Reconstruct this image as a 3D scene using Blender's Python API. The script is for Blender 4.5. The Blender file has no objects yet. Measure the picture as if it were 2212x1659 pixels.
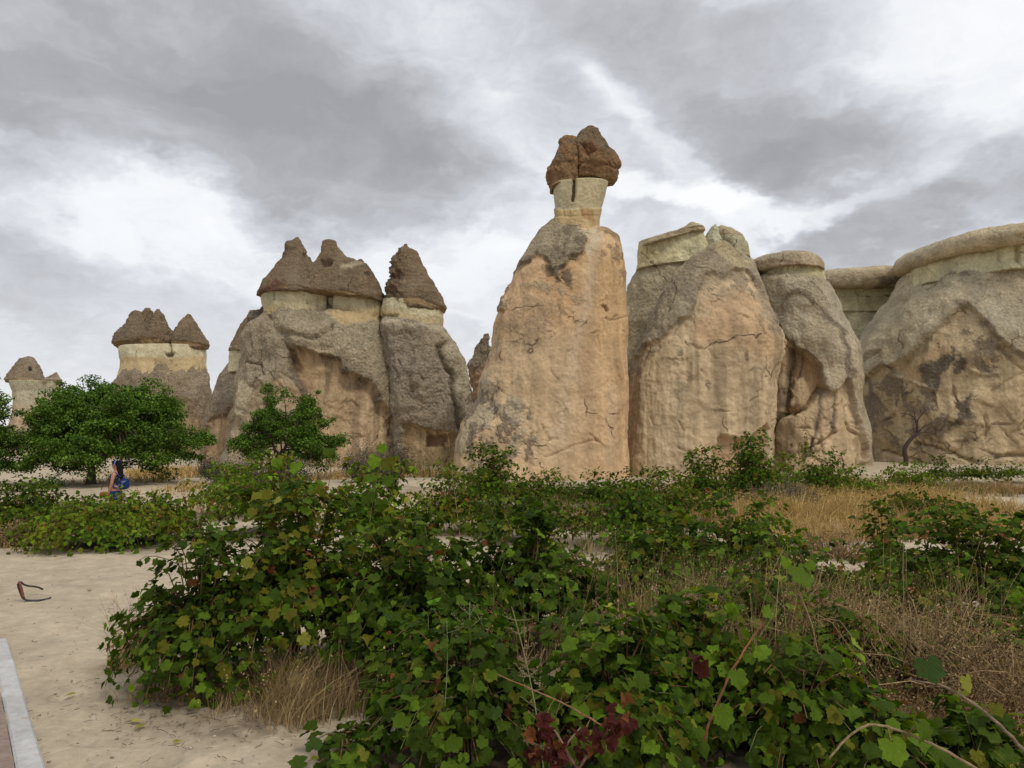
import bpy, math, random
import numpy as np
from mathutils import Vector, Matrix

random.seed(7)
RS = np.random.RandomState(11)
scene = bpy.context.scene
COL = scene.collection

# ------------------------------------------------------------------ camera
EYE = np.array([0.0, 0.0, 1.6])
PITCH = math.radians(4.03)
FPX = 1597.6            # focal length in the units used to survey the place (2212 wide)
cam_d = bpy.data.cameras.new('camera')
cam_d.lens = 26.0
cam_d.sensor_width = 36.0
cam_d.clip_start = 0.05
cam_d.clip_end = 6000
cam = bpy.data.objects.new('camera', cam_d)
COL.objects.link(cam)
cam.location = EYE
cam.rotation_euler = (math.radians(90) + PITCH, 0, 0)
scene.camera = cam

scene.view_settings.view_transform = 'Standard'
scene.view_settings.look = 'None'
scene.view_settings.exposure = 0.08
scene.view_settings.gamma = 1.0
scene.view_settings.use_curve_mapping = False
scene.cycles.max_bounces = 6
scene.cycles.diffuse_bounces = 3
scene.cycles.transmission_bounces = 4
scene.cycles.transparent_max_bounces = 6
scene.cycles.sample_clamp_indirect = 6.0

CP, SP_ = math.cos(PITCH), math.sin(PITCH)


def ray(x, y):
    u = (x - 1106.0) / FPX
    v = (829.5 - y) / FPX
    return np.array([u, CP - v * SP_, SP_ + v * CP])


def at(x, y, dist):
    r = ray(x, y)
    return EYE + r * (dist / r[1])


def bearing(P):
    d = P - EYE
    dep = d[:, 1] * CP + d[:, 2] * SP_
    up = -d[:, 1] * SP_ + d[:, 2] * CP
    dep = np.maximum(dep, 0.1)
    return np.stack([1106 + FPX * d[:, 0] / dep, 829.5 - FPX * up / dep], 1)


# ------------------------------------------------------------------ world: overcast sky
SUN_EL, SUN_AZ = math.radians(50), math.radians(140)   # azimuth clockwise from +Y
world = bpy.data.worlds.new('World')
scene.world = world
world.use_nodes = True
wt = world.node_tree
wt.nodes.clear()


def N(tree, typ, **kw):
    n = tree.nodes.new(typ)
    for k, v in kw.items():
        setattr(n, k, v)
    return n


def L(tree, a, b):
    tree.links.new(a, b)


def wmath(op, a, b=None, c=None, clamp=False):
    n = N(wt, 'ShaderNodeMath', operation=op)
    n.use_clamp = clamp
    for i, v in enumerate((a, b, c)):
        if v is None:
            continue
        if isinstance(v, (int, float)):
            n.inputs[i].default_value = v
        else:
            L(wt, v, n.inputs[i])
    return n.outputs[0]


def wvec(op, a, b=None, s=None):
    n = N(wt, 'ShaderNodeVectorMath', operation=op)
    for i, v in enumerate((a, b)):
        if v is None:
            continue
        if isinstance(v, (tuple, list, np.ndarray)):
            n.inputs[i].default_value = tuple(float(q) for q in v)
        else:
            L(wt, v, n.inputs[i])
    if s is not None:
        if isinstance(s, (int, float)):
            n.inputs['Scale'].default_value = s
        else:
            L(wt, s, n.inputs['Scale'])
    return n


tc = N(wt, 'ShaderNodeTexCoord')
dirn = tc.outputs['Generated']
sep = N(wt, 'ShaderNodeSeparateXYZ')
L(wt, dirn, sep.inputs[0])
zc = wmath('ADD', wmath('MAXIMUM', sep.outputs[2], 0.0), 0.38)
cmb = N(wt, 'ShaderNodeCombineXYZ')
L(wt, wmath('DIVIDE', sep.outputs[0], zc), cmb.inputs[0])
L(wt, wmath('DIVIDE', sep.outputs[1], zc), cmb.inputs[1])
plane = cmb.outputs[0]


def wnoise(vec, scale, detail=6, rough=0.55, dist=0.0, off=(0, 0, 0)):
    m = N(wt, 'ShaderNodeMapping')
    m.inputs['Location'].default_value = off
    L(wt, vec, m.inputs[0])
    n = N(wt, 'ShaderNodeTexNoise')
    n.inputs['Scale'].default_value = scale
    n.inputs['Detail'].default_value = detail
    n.inputs['Roughness'].default_value = rough
    n.inputs['Distortion'].default_value = dist
    L(wt, m.outputs[0], n.inputs['Vector'])
    return n


wn = wnoise(plane, 1.5, 6, 0.60, 0.0, (3.1, 1.7, 0))
warp = wvec('SUBTRACT', wn.outputs['Color'], (0.5, 0.5, 0.5)).outputs[0]
wdir = wvec('ADD', dirn, wvec('SCALE', warp, s=0.42).outputs[0]).outputs[0]

big = wnoise(plane, 0.85, 7, 0.52, 0.25, (5.2, 8.1, 0)).outputs[0]
flatd = wvec('MULTIPLY', wdir, (1.0, 1.0, 1.9)).outputs[0]
mid = wnoise(flatd, 2.7, 8, 0.56, 0.25, (1.2, 4.4, 2.0)).outputs[0]
fin = wnoise(flatd, 8.0, 7, 0.60, 0.3, (9.2, 2.4, 1.0)).outputs[0]
dens = wmath('MULTIPLY_ADD', wmath('SUBTRACT', big, 0.5), 0.45, 0.45)
dens = wmath('MULTIPLY_ADD', wmath('SUBTRACT', mid, 0.5), 1.25, dens)
dens = wmath('MULTIPLY_ADD', wmath('SUBTRACT', fin, 0.5), 0.55, dens)
# the larger masses of the cloud deck: (x, y, half width, half height, tilt deg, amount)
MASSES = [
    (120, 160, 420, 190, 15, 0.24), (520, 90, 300, 150, 10, 0.14), (740, 230, 230, 150, 15, 0.34), (640, 400, 190, 70, 0, 0.10),
    (170, 420, 300, 60, 10, -0.26), (360, 460, 130, 45, 0, -0.14), (170, 620, 360, 70, 0, 0.12), (60, 520, 200, 40, 0, 0.06), (420, 560, 160, 60, 0, -0.04),
    (1080, 160, 220, 190, 30, -0.16), (1440, 300, 210, 34, 50, -0.26), (1245, 150, 55, 70, 20, 0.14),
    (1560, 110, 330, 110, 32, 0.34), (1760, 330, 260, 90, 12, 0.38), (1000, 340, 130, 50, 10, 0.14),
    (2120, 90, 330, 170, 20, -0.36), (2060, 300, 300, 40, -12, -0.14), (1480, 425, 220, 32, 10, -0.42),
    (1950, 500, 330, 55, -10, 0.26), (1900, 430, 260, 26, -12, -0.22), (1030, 560, 250, 80, 0, -0.20),
    (1380, 410, 110, 50, 30, 0.06), (480, 680, 200, 100, 0, -0.06), (980, 700, 200, 110, 0, -0.14),
    (100, 740, 340, 120, 0, 0.02), (900, 470, 190, 40, 5, 0.05),
]
for (bx, by, rx, ry, tilt, amt) in MASSES:
    f = ray(bx, by)
    f = f / np.linalg.norm(f)
    r = np.cross(f, [0, 0, 1.0])
    r /= np.linalg.norm(r)
    u = np.cross(r, f)
    a = math.radians(-tilt)
    r2 = r * math.cos(a) + u * math.sin(a)
    u2 = -r * math.sin(a) + u * math.cos(a)
    du = wvec('DOT_PRODUCT', wdir, r2 / (rx / FPX)).outputs['Value']
    dv = wvec('DOT_PRODUCT', wdir, u2 / (ry / FPX)).outputs['Value']
    cx = float(np.dot(f, r2)) / (rx / FPX)
    du = wmath('SUBTRACT', du, cx)
    q = wmath('ADD', wmath('MULTIPLY', du, du), wmath('MULTIPLY', dv, dv))
    q = wmath('MULTIPLY', q, q)
    e = wmath('DIVIDE', 1.0, wmath('MULTIPLY_ADD', q, 0.9, 1.0))
    dens = wmath('MULTIPLY_ADD', e, amt * 1.12, dens)
cr = N(wt, 'ShaderNodeValToRGB')
cr.color_ramp.interpolation = 'LINEAR'
els = cr.color_ramp.elements
els[0].position = 0.0
els[0].color = (0.98, 0.99, 1.0, 1)
els[1].position = 1.0
els[1].color = (0.36, 0.36, 0.375, 1)
for p, c in ((0.20, (0.89, 0.905, 0.93)), (0.38, (0.715, 0.73, 0.77)), (0.56, (0.565, 0.575, 0.61)), (0.78, (0.43, 0.432, 0.45))):
    e = els.new(p)
    e.color = c + (1,)
L(wt, dens, cr.inputs[0])
# pale, slightly warm band close to the skyline
hz = wmath('SUBTRACT', 1.0, wmath('MULTIPLY', sep.outputs[2], 4.2), clamp=True)
hz = wmath('MULTIPLY', hz, 0.75)
mx = N(wt, 'ShaderNodeMix', data_type='RGBA')
L(wt, hz, mx.inputs[0])
L(wt, cr.outputs[0], mx.inputs[6])
mx.inputs[7].default_value = (0.74, 0.735, 0.75, 1)
bg = N(wt, 'ShaderNodeBackground')
L(wt, mx.outputs[2], bg.inputs[0])
bg.inputs[1].default_value = 1.0
sky = N(wt, 'ShaderNodeTexSky', sky_type='NISHITA')
sky.sun_disc = False
sky.sun_elevation = SUN_EL
sky.sun_rotation = SUN_AZ
sky.altitude = 1000
bg2 = N(wt, 'ShaderNodeBackground')
L(wt, sky.outputs[0], bg2.inputs[0])
bg2.inputs[1].default_value = 0.10
ms = N(wt, 'ShaderNodeMixShader')
ms.inputs[0].default_value = 0.93
L(wt, bg2.outputs[0], ms.inputs[1])
L(wt, bg.outputs[0], ms.inputs[2])
wo = N(wt, 'ShaderNodeOutputWorld')
L(wt, ms.outputs[0], wo.inputs[0])

sd = bpy.data.lights.new('sun', 'SUN')
sd.energy = 1.5
sd.angle = math.radians(13)
sd.color = (1.0, 0.93, 0.82)
sun = bpy.data.objects.new('sun', sd)
COL.objects.link(sun)
sdir = Vector((math.sin(SUN_AZ) * math.cos(SUN_EL), math.cos(SUN_AZ) * math.cos(SUN_EL), math.sin(SUN_EL)))
sun.rotation_euler = sdir.to_track_quat('Z', 'Y').to_euler()
sun.location = (0, -20, 60)


# ------------------------------------------------------------------ noise
_G = RS.normal(size=(256, 3))
_G /= np.linalg.norm(_G, axis=1)[:, None]
_G = (_G * 1.6).astype(np.float32)
_GX, _GY, _GZ = _G[:, 0].copy(), _G[:, 1].copy(), _G[:, 2].copy()
np.seterr(over='ignore')


def pnoise(P):
    P = P.astype(np.float32)
    Pf = np.floor(P)
    f = P - Pf
    i = Pf.astype(np.int32)
    u = f * f * f * (f * (f * 6 - 15) + 10)
    out = np.zeros(len(P), dtype=np.float32)
    fx, fy, fz = f[:, 0].copy(), f[:, 1].copy(), f[:, 2].copy()
    hx = [(i[:, 0] + d) * np.int32(73856093) for d in (0, 1)]
    hy = [(i[:, 1] + d) * np.int32(19349663) for d in (0, 1)]
    hz_ = [(i[:, 2] + d) * np.int32(83492791) for d in (0, 1)]
    wx = (1 - u[:, 0], u[:, 0].copy())
    wy = (1 - u[:, 1], u[:, 1].copy())
    wz = (1 - u[:, 2], u[:, 2].copy())
    for dx in (0, 1):
        for dy in (0, 1):
            hxy = hx[dx] ^ hy[dy]
            wxy = wx[dx] * wy[dy]
            for dz in (0, 1):
                h = hxy ^ hz_[dz]
                h = ((h ^ (h >> 13)) * np.int32(1274126177) >> 8) & 255
                out += wxy * wz[dz] * (_GX[h] * (fx - dx) + _GY[h] * (fy - dy) + _GZ[h] * (fz - dz))
    return out


def fbm(P, freq=1.0, octs=4, gain=0.5, seed=0.0, stretch=(1, 1, 1)):
    Q = np.asarray(P) * (np.array(stretch) * freq) + np.array([seed * 17.3, seed * 7.7, seed * 3.1])
    a, s = 1.0, 0.0
    for _ in range(octs):
        s = s + a * pnoise(Q)
        Q = Q * 2.03 + 11.7
        a *= gain
    return s


def sstep(a, b, x):
    t = np.clip((x - a) / (b - a), 0, 1)
    return t * t * (3 - 2 * t)


def terrace(n, levels, edge=0.25):
    q = n * levels
    fl = np.floor(q)
    return (fl + sstep(1 - edge, 1.0, q - fl)) / levels


# ------------------------------------------------------------------ mesh helpers
def build_mesh(name, V, quads=None, tris=None, col=None, smooth=True):
    me = bpy.data.meshes.new(name)
    V = np.asarray(V, dtype=np.float32)
    parts, tot = [], []
    nq = 0 if quads is None else len(quads)
    nt = 0 if tris is None else len(tris)
    loops = []
    if nq:
        loops.append(np.asarray(quads, dtype=np.int32).reshape(-1))
    if nt:
        loops.append(np.asarray(tris, dtype=np.int32).reshape(-1))
    loops = np.concatenate(loops)
    ls = np.concatenate([np.arange(nq) * 4, nq * 4 + np.arange(nt) * 3]).astype(np.int32)
    me.vertices.add(len(V))
    me.vertices.foreach_set('co', V.reshape(-1))
    me.loops.add(len(loops))
    me.loops.foreach_set('vertex_index', loops)
    me.polygons.add(nq + nt)
    me.polygons.foreach_set('loop_start', ls)
    me.polygons.foreach_set('use_smooth', np.full(nq + nt, smooth, dtype=bool))
    me.update(calc_edges=True)
    if col is not None:
        ca = me.color_attributes.new('col', 'FLOAT_COLOR', 'POINT')
        c = np.ones((len(V), 4), dtype=np.float32)
        c[:, :col.shape[1]] = col
        ca.data.foreach_set('color', c.reshape(-1))
    me.validate()
    return me


class Bag:
    def __init__(s):
        s.V, s.Q, s.T, s.C, s.n = [], [], [], [], 0

    def add(s, V, quads=None, tris=None, col=(0.3, 0.3, 0.3)):
        V = np.asarray(V, dtype=np.float32)
        if len(V) == 0:
            return
        if quads is not None and len(quads):
            s.Q.append(np.asarray(quads, dtype=np.int64) + s.n)
        if tris is not None and len(tris):
            s.T.append(np.asarray(tris, dtype=np.int64) + s.n)
        c = np.asarray(col, dtype=np.float32)
        if c.ndim == 1:
            c = np.repeat(c[None, :3], len(V), 0)
        s.V.append(V)
        s.C.append(c[:, :3])
        s.n += len(V)

    def mesh(s, name, smooth=True):
        return build_mesh(name, np.concatenate(s.V), np.concatenate(s.Q) if s.Q else None,
                          np.concatenate(s.T) if s.T else None, np.concatenate(s.C), smooth)


def thing(name, label, cat, loc=(0, 0, 0), group=None):
    o = bpy.data.objects.new(name, None)
    o.empty_display_size = 0.2
    COL.objects.link(o)
    o.location = loc
    o['label'] = label
    o['category'] = cat
    if group:
        o['group'] = group
    return o


def link(name, me, mat=None, parent=None, kind=None, label=None, cat=None, group=None):
    """mesh in world coordinates; under a thing it is shifted to the thing's base"""
    o = bpy.data.objects.new(name, me)
    COL.objects.link(o)
    if mat is not None and not me.materials:
        me.materials.append(mat)
    if parent is not None:
        o.parent = parent
        o.location = -parent.location if parent.parent is None else (0, 0, 0)
    if kind:
        o['kind'] = kind
    if label:
        o['label'] = label
    if cat:
        o['category'] = cat
    if group:
        o['group'] = group
    return o


def tube(bag, pts, rad, col, sides=6, cap=True):
    pts = np.asarray(pts, dtype=float)
    k = len(pts)
    rad = np.broadcast_to(np.asarray(rad, dtype=float), (k,))
    tan = np.gradient(pts, axis=0)
    tan /= np.linalg.norm(tan, axis=1)[:, None] + 1e-9
    ref = np.array([0.13, 0.31, 0.94]) if abs(tan[0][2]) < 0.9 else np.array([1.0, 0.1, 0])
    a = np.cross(tan, ref)
    a /= np.linalg.norm(a, axis=1)[:, None] + 1e-9
    b = np.cross(tan, a)
    th = np.linspace(0, 2 * np.pi, sides, endpoint=False)
    V = pts[:, None] + rad[:, None, None] * (np.cos(th)[None, :, None] * a[:, None] + np.sin(th)[None, :, None] * b[:, None])
    V = V.reshape(-1, 3)
    i = np.arange(k - 1)[:, None] * sides
    j = np.arange(sides)[None]
    j2 = (j + 1) % sides
    Q = np.stack([i + j, i + j2, i + sides + j2, i + sides + j], -1).reshape(-1, 4)
    T = None
    if cap:
        V = np.concatenate([V, pts[:1], pts[-1:]])
        jj = np.arange(sides)
        T = np.concatenate([np.stack([np.full(sides, k * sides), (jj + 1) % sides, jj], 1),
                            np.stack([np.full(sides, k * sides + 1), (k - 1) * sides + jj, (k - 1) * sides + (jj + 1) % sides], 1)])
    bag.add(V, Q, T, col)


# ------------------------------------------------------------------ materials
def new_mat(name):
    m = bpy.data.materials.new(name)
    m.use_nodes = True
    t = m.node_tree
    t.nodes.clear()
    out = N(t, 'ShaderNodeOutputMaterial')
    return m, t, out


def mnoise(t, scale, detail=4, rough=0.55, vec=None, stretch=None):
    if vec is None:
        tcn = N(t, 'ShaderNodeTexCoord')
        vec = tcn.outputs['Object']
    if stretch:
        mp = N(t, 'ShaderNodeMapping')
        mp.inputs['Scale'].default_value = stretch
        L(t, vec, mp.inputs[0])
        vec = mp.outputs[0]
    n = N(t, 'ShaderNodeTexNoise')
    n.inputs['Scale'].default_value = scale
    n.inputs['Detail'].default_value = detail
    n.inputs['Roughness'].default_value = rough
    L(t, vec, n.inputs['Vector'])
    return n.outputs[0]


def mrange(t, v, a, b, c, d):
    n = N(t, 'ShaderNodeMapRange')
    L(t, v, n.inputs[0])
    for i, q in enumerate((a, b, c, d)):
        n.inputs[i + 1].default_value = q
    return n.outputs[0]


def mmath(t, op, a, b):
    n = N(t, 'ShaderNodeMath', operation=op)
    for i, v in enumerate((a, b)):
        if isinstance(v, (int, float)):
            n.inputs[i].default_value = v
        else:
            L(t, v, n.inputs[i])
    return n.outputs[0]


def mscale(t, colr, fac):
    n = N(t, 'ShaderNodeVectorMath', operation='SCALE')
    L(t, colr, n.inputs[0])
    L(t, fac, n.inputs['Scale'])
    return n.outputs[0]


def rock_material(name, fine=9.0, bump=0.05, speck=0.45, cracks=0.0):
    m, t, out = new_mat(name)
    at_ = N(t, 'ShaderNodeAttribute', attribute_name='col')
    rough_w = at_.outputs['Alpha']
    n1 = mnoise(t, fine * 0.22, 8, 0.68)
    n2 = mnoise(t, fine * 0.75, 5, 0.75)
    tcn = N(t, 'ShaderNodeTexCoord')
    vo = N(t, 'ShaderNodeTexVoronoi')
    vo.inputs['Scale'].default_value = fine * 0.6
    L(t, tcn.outputs['Object'], vo.inputs['Vector'])
    f1 = mrange(t, n1, 0.32, 0.68, 0.87, 1.13)
    f2 = mrange(t, n2, 0.34, 0.66, 1 - speck, 1 + speck)
    mixf = N(t, 'ShaderNodeMix', data_type='FLOAT')
    L(t, mmath(t, 'MULTIPLY_ADD' if False else 'ADD', mmath(t, 'MULTIPLY', rough_w, 0.75), 0.2), mixf.inputs[0])
    mixf.inputs[2].default_value = 1.0
    L(t, f2, mixf.inputs[3])
    fac = mmath(t, 'MULTIPLY', f1, mixf.outputs[0])
    h = mmath(t, 'ADD', mmath(t, 'MULTIPLY', n1, mmath(t, 'ADD', mmath(t, 'MULTIPLY', rough_w, 0.6), 0.4)), mmath(t, 'MULTIPLY', n2, mmath(t, 'ADD', mmath(t, 'MULTIPLY', rough_w, 0.6), 0.12)))
    h = mmath(t, 'ADD', h, mmath(t, 'MULTIPLY', mmath(t, 'MULTIPLY', vo.outputs[0], rough_w), 0.45))
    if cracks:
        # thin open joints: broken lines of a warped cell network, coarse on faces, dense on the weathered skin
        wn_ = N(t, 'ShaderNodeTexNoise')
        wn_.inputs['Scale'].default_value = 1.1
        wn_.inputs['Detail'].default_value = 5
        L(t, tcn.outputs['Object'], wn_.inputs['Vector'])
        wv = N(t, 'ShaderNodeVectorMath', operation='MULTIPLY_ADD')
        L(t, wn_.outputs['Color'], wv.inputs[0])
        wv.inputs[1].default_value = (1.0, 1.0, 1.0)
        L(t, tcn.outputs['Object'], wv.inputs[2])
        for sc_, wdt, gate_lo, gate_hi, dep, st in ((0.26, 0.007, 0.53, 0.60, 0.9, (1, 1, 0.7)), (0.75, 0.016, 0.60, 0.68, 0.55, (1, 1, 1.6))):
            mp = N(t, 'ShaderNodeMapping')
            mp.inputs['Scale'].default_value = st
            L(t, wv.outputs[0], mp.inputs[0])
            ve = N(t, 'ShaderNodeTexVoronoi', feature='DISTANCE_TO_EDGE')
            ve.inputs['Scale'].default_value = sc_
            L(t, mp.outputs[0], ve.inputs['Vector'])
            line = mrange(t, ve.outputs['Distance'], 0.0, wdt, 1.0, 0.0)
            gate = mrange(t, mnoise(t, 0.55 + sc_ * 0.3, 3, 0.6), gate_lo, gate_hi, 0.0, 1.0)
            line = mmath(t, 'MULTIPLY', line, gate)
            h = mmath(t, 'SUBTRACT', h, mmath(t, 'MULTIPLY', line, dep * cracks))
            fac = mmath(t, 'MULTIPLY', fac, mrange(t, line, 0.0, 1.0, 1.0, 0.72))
    c = mscale(t, at_.outputs['Color'], fac)
    b = N(t, 'ShaderNodeBsdfPrincipled')
    L(t, c, b.inputs['Base Color'])
    b.inputs['Roughness'].default_value = 0.95
    b.inputs['Specular IOR Level'].default_value = 0.12
    bp = N(t, 'ShaderNodeBump')
    bp.inputs['Strength'].default_value = 1.0
    bp.inputs['Distance'].default_value = bump
    L(t, h, bp.inputs['Height'])
    L(t, bp.outputs[0], b.inputs['Normal'])
    L(t, b.outputs[0], out.inputs[0])
    return m


def attr_material(name, rough=0.7, spec=0.2, transl=0.0, vary=0.25, nscale=30, objrand=0.0, tint=(1, 1, 1)):
    m, t, out = new_mat(name)
    at_ = N(t, 'ShaderNodeAttribute', attribute_name='col')
    n1 = mnoise(t, nscale, 3, 0.6)
    f = mrange(t, n1, 0.3, 0.7, 1 - vary, 1 + vary)
    if objrand:
        oi = N(t, 'ShaderNodeObjectInfo')
        f = mmath(t, 'MULTIPLY', f, mrange(t, oi.outputs['Random'], 0, 1, 1 - objrand, 1 + objrand))
    c = mscale(t, at_.outputs['Color'], f)
    b = N(t, 'ShaderNodeBsdfPrincipled')
    L(t, c, b.inputs['Base Color'])
    b.inputs['Roughness'].default_value = rough
    b.inputs['Specular IOR Level'].default_value = spec
    sh = b.outputs[0]
    if transl:
        tr = N(t, 'ShaderNodeBsdfTranslucent')
        v = N(t, 'ShaderNodeVectorMath', operation='MULTIPLY')
        L(t, c, v.inputs[0])
        v.inputs[1].default_value = (1.5 * tint[0], 1.6 * tint[1], 0.7 * tint[2])
        L(t, v.outputs[0], tr.inputs[0])
        mxs = N(t, 'ShaderNodeMixShader')
        mxs.inputs[0].default_value = transl
        L(t, b.outputs[0], mxs.inputs[1])
        L(t, tr.outputs[0], mxs.inputs[2])
        sh = mxs.outputs[0]
    L(t, sh, out.inputs[0])
    return m


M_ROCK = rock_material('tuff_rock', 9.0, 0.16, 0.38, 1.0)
M_SAND = None
M_LEAF = attr_material('vine_leaf', 0.7, 0.08, 0.30, 0.22, 26, 0.22)
M_TREE = attr_material('tree_leaf', 0.65, 0.12, 0.22, 0.3, 3.0)
def vein_leaf_material():
    m = attr_material('broad_leaf', 0.6, 0.12, 0.30, 0.16, 9, 0.25)
    t = m.node_tree
    tcn = N(t, 'ShaderNodeTexCoord')
    sp = N(t, 'ShaderNodeSeparateXYZ')
    L(t, tcn.outputs['Object'], sp.inputs[0])
    yy = mmath(t, 'SUBTRACT', sp.outputs[1], 0.05)
    ang = mmath(t, 'ABSOLUTE', mmath(t, 'ARCTAN2', sp.outputs[0], yy), 0)
    rad = mmath(t, 'SQRT', mmath(t, 'ADD', mmath(t, 'MULTIPLY', sp.outputs[0], sp.outputs[0]), mmath(t, 'MULTIPLY', yy, yy)), 0)
    d = mmath(t, 'MINIMUM', ang, mmath(t, 'ABSOLUTE', mmath(t, 'SUBTRACT', ang, 0.62), 0))
    d = mmath(t, 'MINIMUM', d, mmath(t, 'ABSOLUTE', mmath(t, 'SUBTRACT', ang, 1.38), 0))
    v1 = mrange(t, mmath(t, 'MULTIPLY', d, rad), 0.004, 0.022, 1.0, 0.0)
    side = mmath(t, 'SINE', mmath(t, 'MULTIPLY', mmath(t, 'ADD', mmath(t, 'MULTIPLY', rad, 1.0), mmath(t, 'MULTIPLY', d, -0.55)), 46.0), 0)
    v2 = mrange(t, side, 0.75, 1.0, 0.0, 0.35)
    v = mmath(t, 'MAXIMUM', v1, v2)
    b = [n for n in t.nodes if n.type == 'BSDF_PRINCIPLED'][0]
    src = b.inputs['Base Color'].links[0].from_socket
    mixc = N(t, 'ShaderNodeMix', data_type='RGBA')
    L(t, mmath(t, 'MULTIPLY', v, 0.55), mixc.inputs[0])
    L(t, src, mixc.inputs[6])
    li = N(t, 'ShaderNodeVectorMath', operation='MULTIPLY_ADD')
    L(t, src, li.inputs[0])
    li.inputs[1].default_value = (1.7, 1.5, 1.5)
    li.inputs[2].default_value = (0.015, 0.02, 0.008)
    L(t, li.outputs[0], mixc.inputs[7])
    L(t, mixc.outputs[2], b.inputs['Base Color'])
    bp = N(t, 'ShaderNodeBump')
    bp.inputs['Strength'].default_value = 0.7
    bp.inputs['Distance'].default_value = 0.004
    bp.invert = True
    L(t, mmath(t, 'ADD', v, mmath(t, 'MULTIPLY', mnoise(t, 14, 3, 0.6), 1.2)), bp.inputs['Height'])
    L(t, bp.outputs[0], b.inputs['Normal'])
    return m


M_VLEAF = vein_leaf_material()
M_BARK = attr_material('bark', 0.9, 0.15, 0, 0.35, 40)
M_GRASS = attr_material('dry_grass', 0.75, 0.2, 0.25, 0.25, 8.0, 0, (0.7, 0.65, 0.9))
M_PLAIN = attr_material('matte', 0.85, 0.2, 0, 0.12, 30)

# ------------------------------------------------------------------ ground
def gz(x, y):
    x = np.atleast_1d(np.asarray(x, dtype=float))
    y = np.atleast_1d(np.asarray(y, dtype=float))
    r = np.hypot(x, y)
    P = np.stack([x, y, np.zeros_like(x)], 1)
    z = -0.55 * sstep(3.5, 17.0, r)
    z = z + 0.07 * fbm(P, 0.22, 2, 0.5, 3) * sstep(2, 8, r)
    z = z + 0.035 * fbm(P, 0.9, 3, 0.5, 5) * (1 - sstep(40, 120, r))
    # low bank at the foot of the right-hand cliff
    z = z + 0.45 * sstep(12, 22, x) * sstep(30, 38, y) * (1 - sstep(80, 120, y))
    return z


def gz1(x, y):
    return float(gz(x, y)[0])


def ground_at(xD, yD):
    """the point of the ground seen at a bearing"""
    r = ray(xD, yD)
    t = 1.0
    lo, hi = 0.5, 400.0
    for _ in range(50):
        mid_ = (lo + hi) / 2
        p = EYE + r * mid_
        if p[2] > gz1(p[0], p[1]):
            lo = mid_
        else:
            hi = mid_
    p = EYE + r * lo
    return np.array([p[0], p[1], gz1(p[0], p[1])])


# ------------------------------------------------------------------ rocks
def c1(*p): return [(X * .28125, 604.9 + Y * .28125) for X, Y in p]
def c2(*p): return [(432 + X * .3646, 466.6 + Y * .3646) for X, Y in p]
def c3(*p): return [(950.4 + X * .5104, 224.6 + Y * .5104) for X, Y in p]
def c4(*p): return [(1296 + X * .3855, 432 + Y * .3855) for X, Y in p]
def c5(*p): return [(1728 + X * .3855, 432 + Y * .3855) for X, Y in p]


def seg_dist(Q, pts, closed=False):
    pts = np.asarray(pts, dtype=float)
    n = len(pts)
    best = np.full(len(Q), 1e9)
    for i in range(n if closed else n - 1):
        a, b = pts[i], pts[(i + 1) % n]
        ab = b - a
        t = np.clip(((Q - a) @ ab) / (ab @ ab + 1e-9), 0, 1)
        d = np.hypot(*(Q - a - t[:, None] * ab).T)
        best = np.minimum(best, d)
    return best


def inside(Q, pts):
    pts = np.asarray(pts, dtype=float)
    n = len(pts)
    c = np.zeros(len(Q), dtype=bool)
    for i in range(n):
        x1, y1 = pts[i]
        x2, y2 = pts[(i + 1) % n]
        if y1 == y2:
            continue
        k = ((y1 > Q[:, 1]) != (y2 > Q[:, 1])) & (Q[:, 0] < (x2 - x1) * (Q[:, 1] - y1) / (y2 - y1) + x1)
        c ^= k
    return c


MANTLE = (0.336, 0.286, 0.212)
MANTLE_D = (0.207, 0.171, 0.129)
MANTLE_L = (0.443, 0.389, 0.291)
TAN = (0.545, 0.385, 0.245)
TAN_O = (0.514, 0.352, 0.194)
TAN_L = (0.557, 0.435, 0.296)
PALE = (0.52, 0.46, 0.35)
CAPB = (0.187, 0.141, 0.098)
CAPR = (0.24, 0.15, 0.085)
CREAM = (0.562, 0.513, 0.369)
CREAM_G = (0.530, 0.493, 0.335)
YELLOW = (0.50, 0.385, 0.225)
DARK = (0.085, 0.072, 0.062)
RIM_D = (0.12, 0.10, 0.085)


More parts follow.
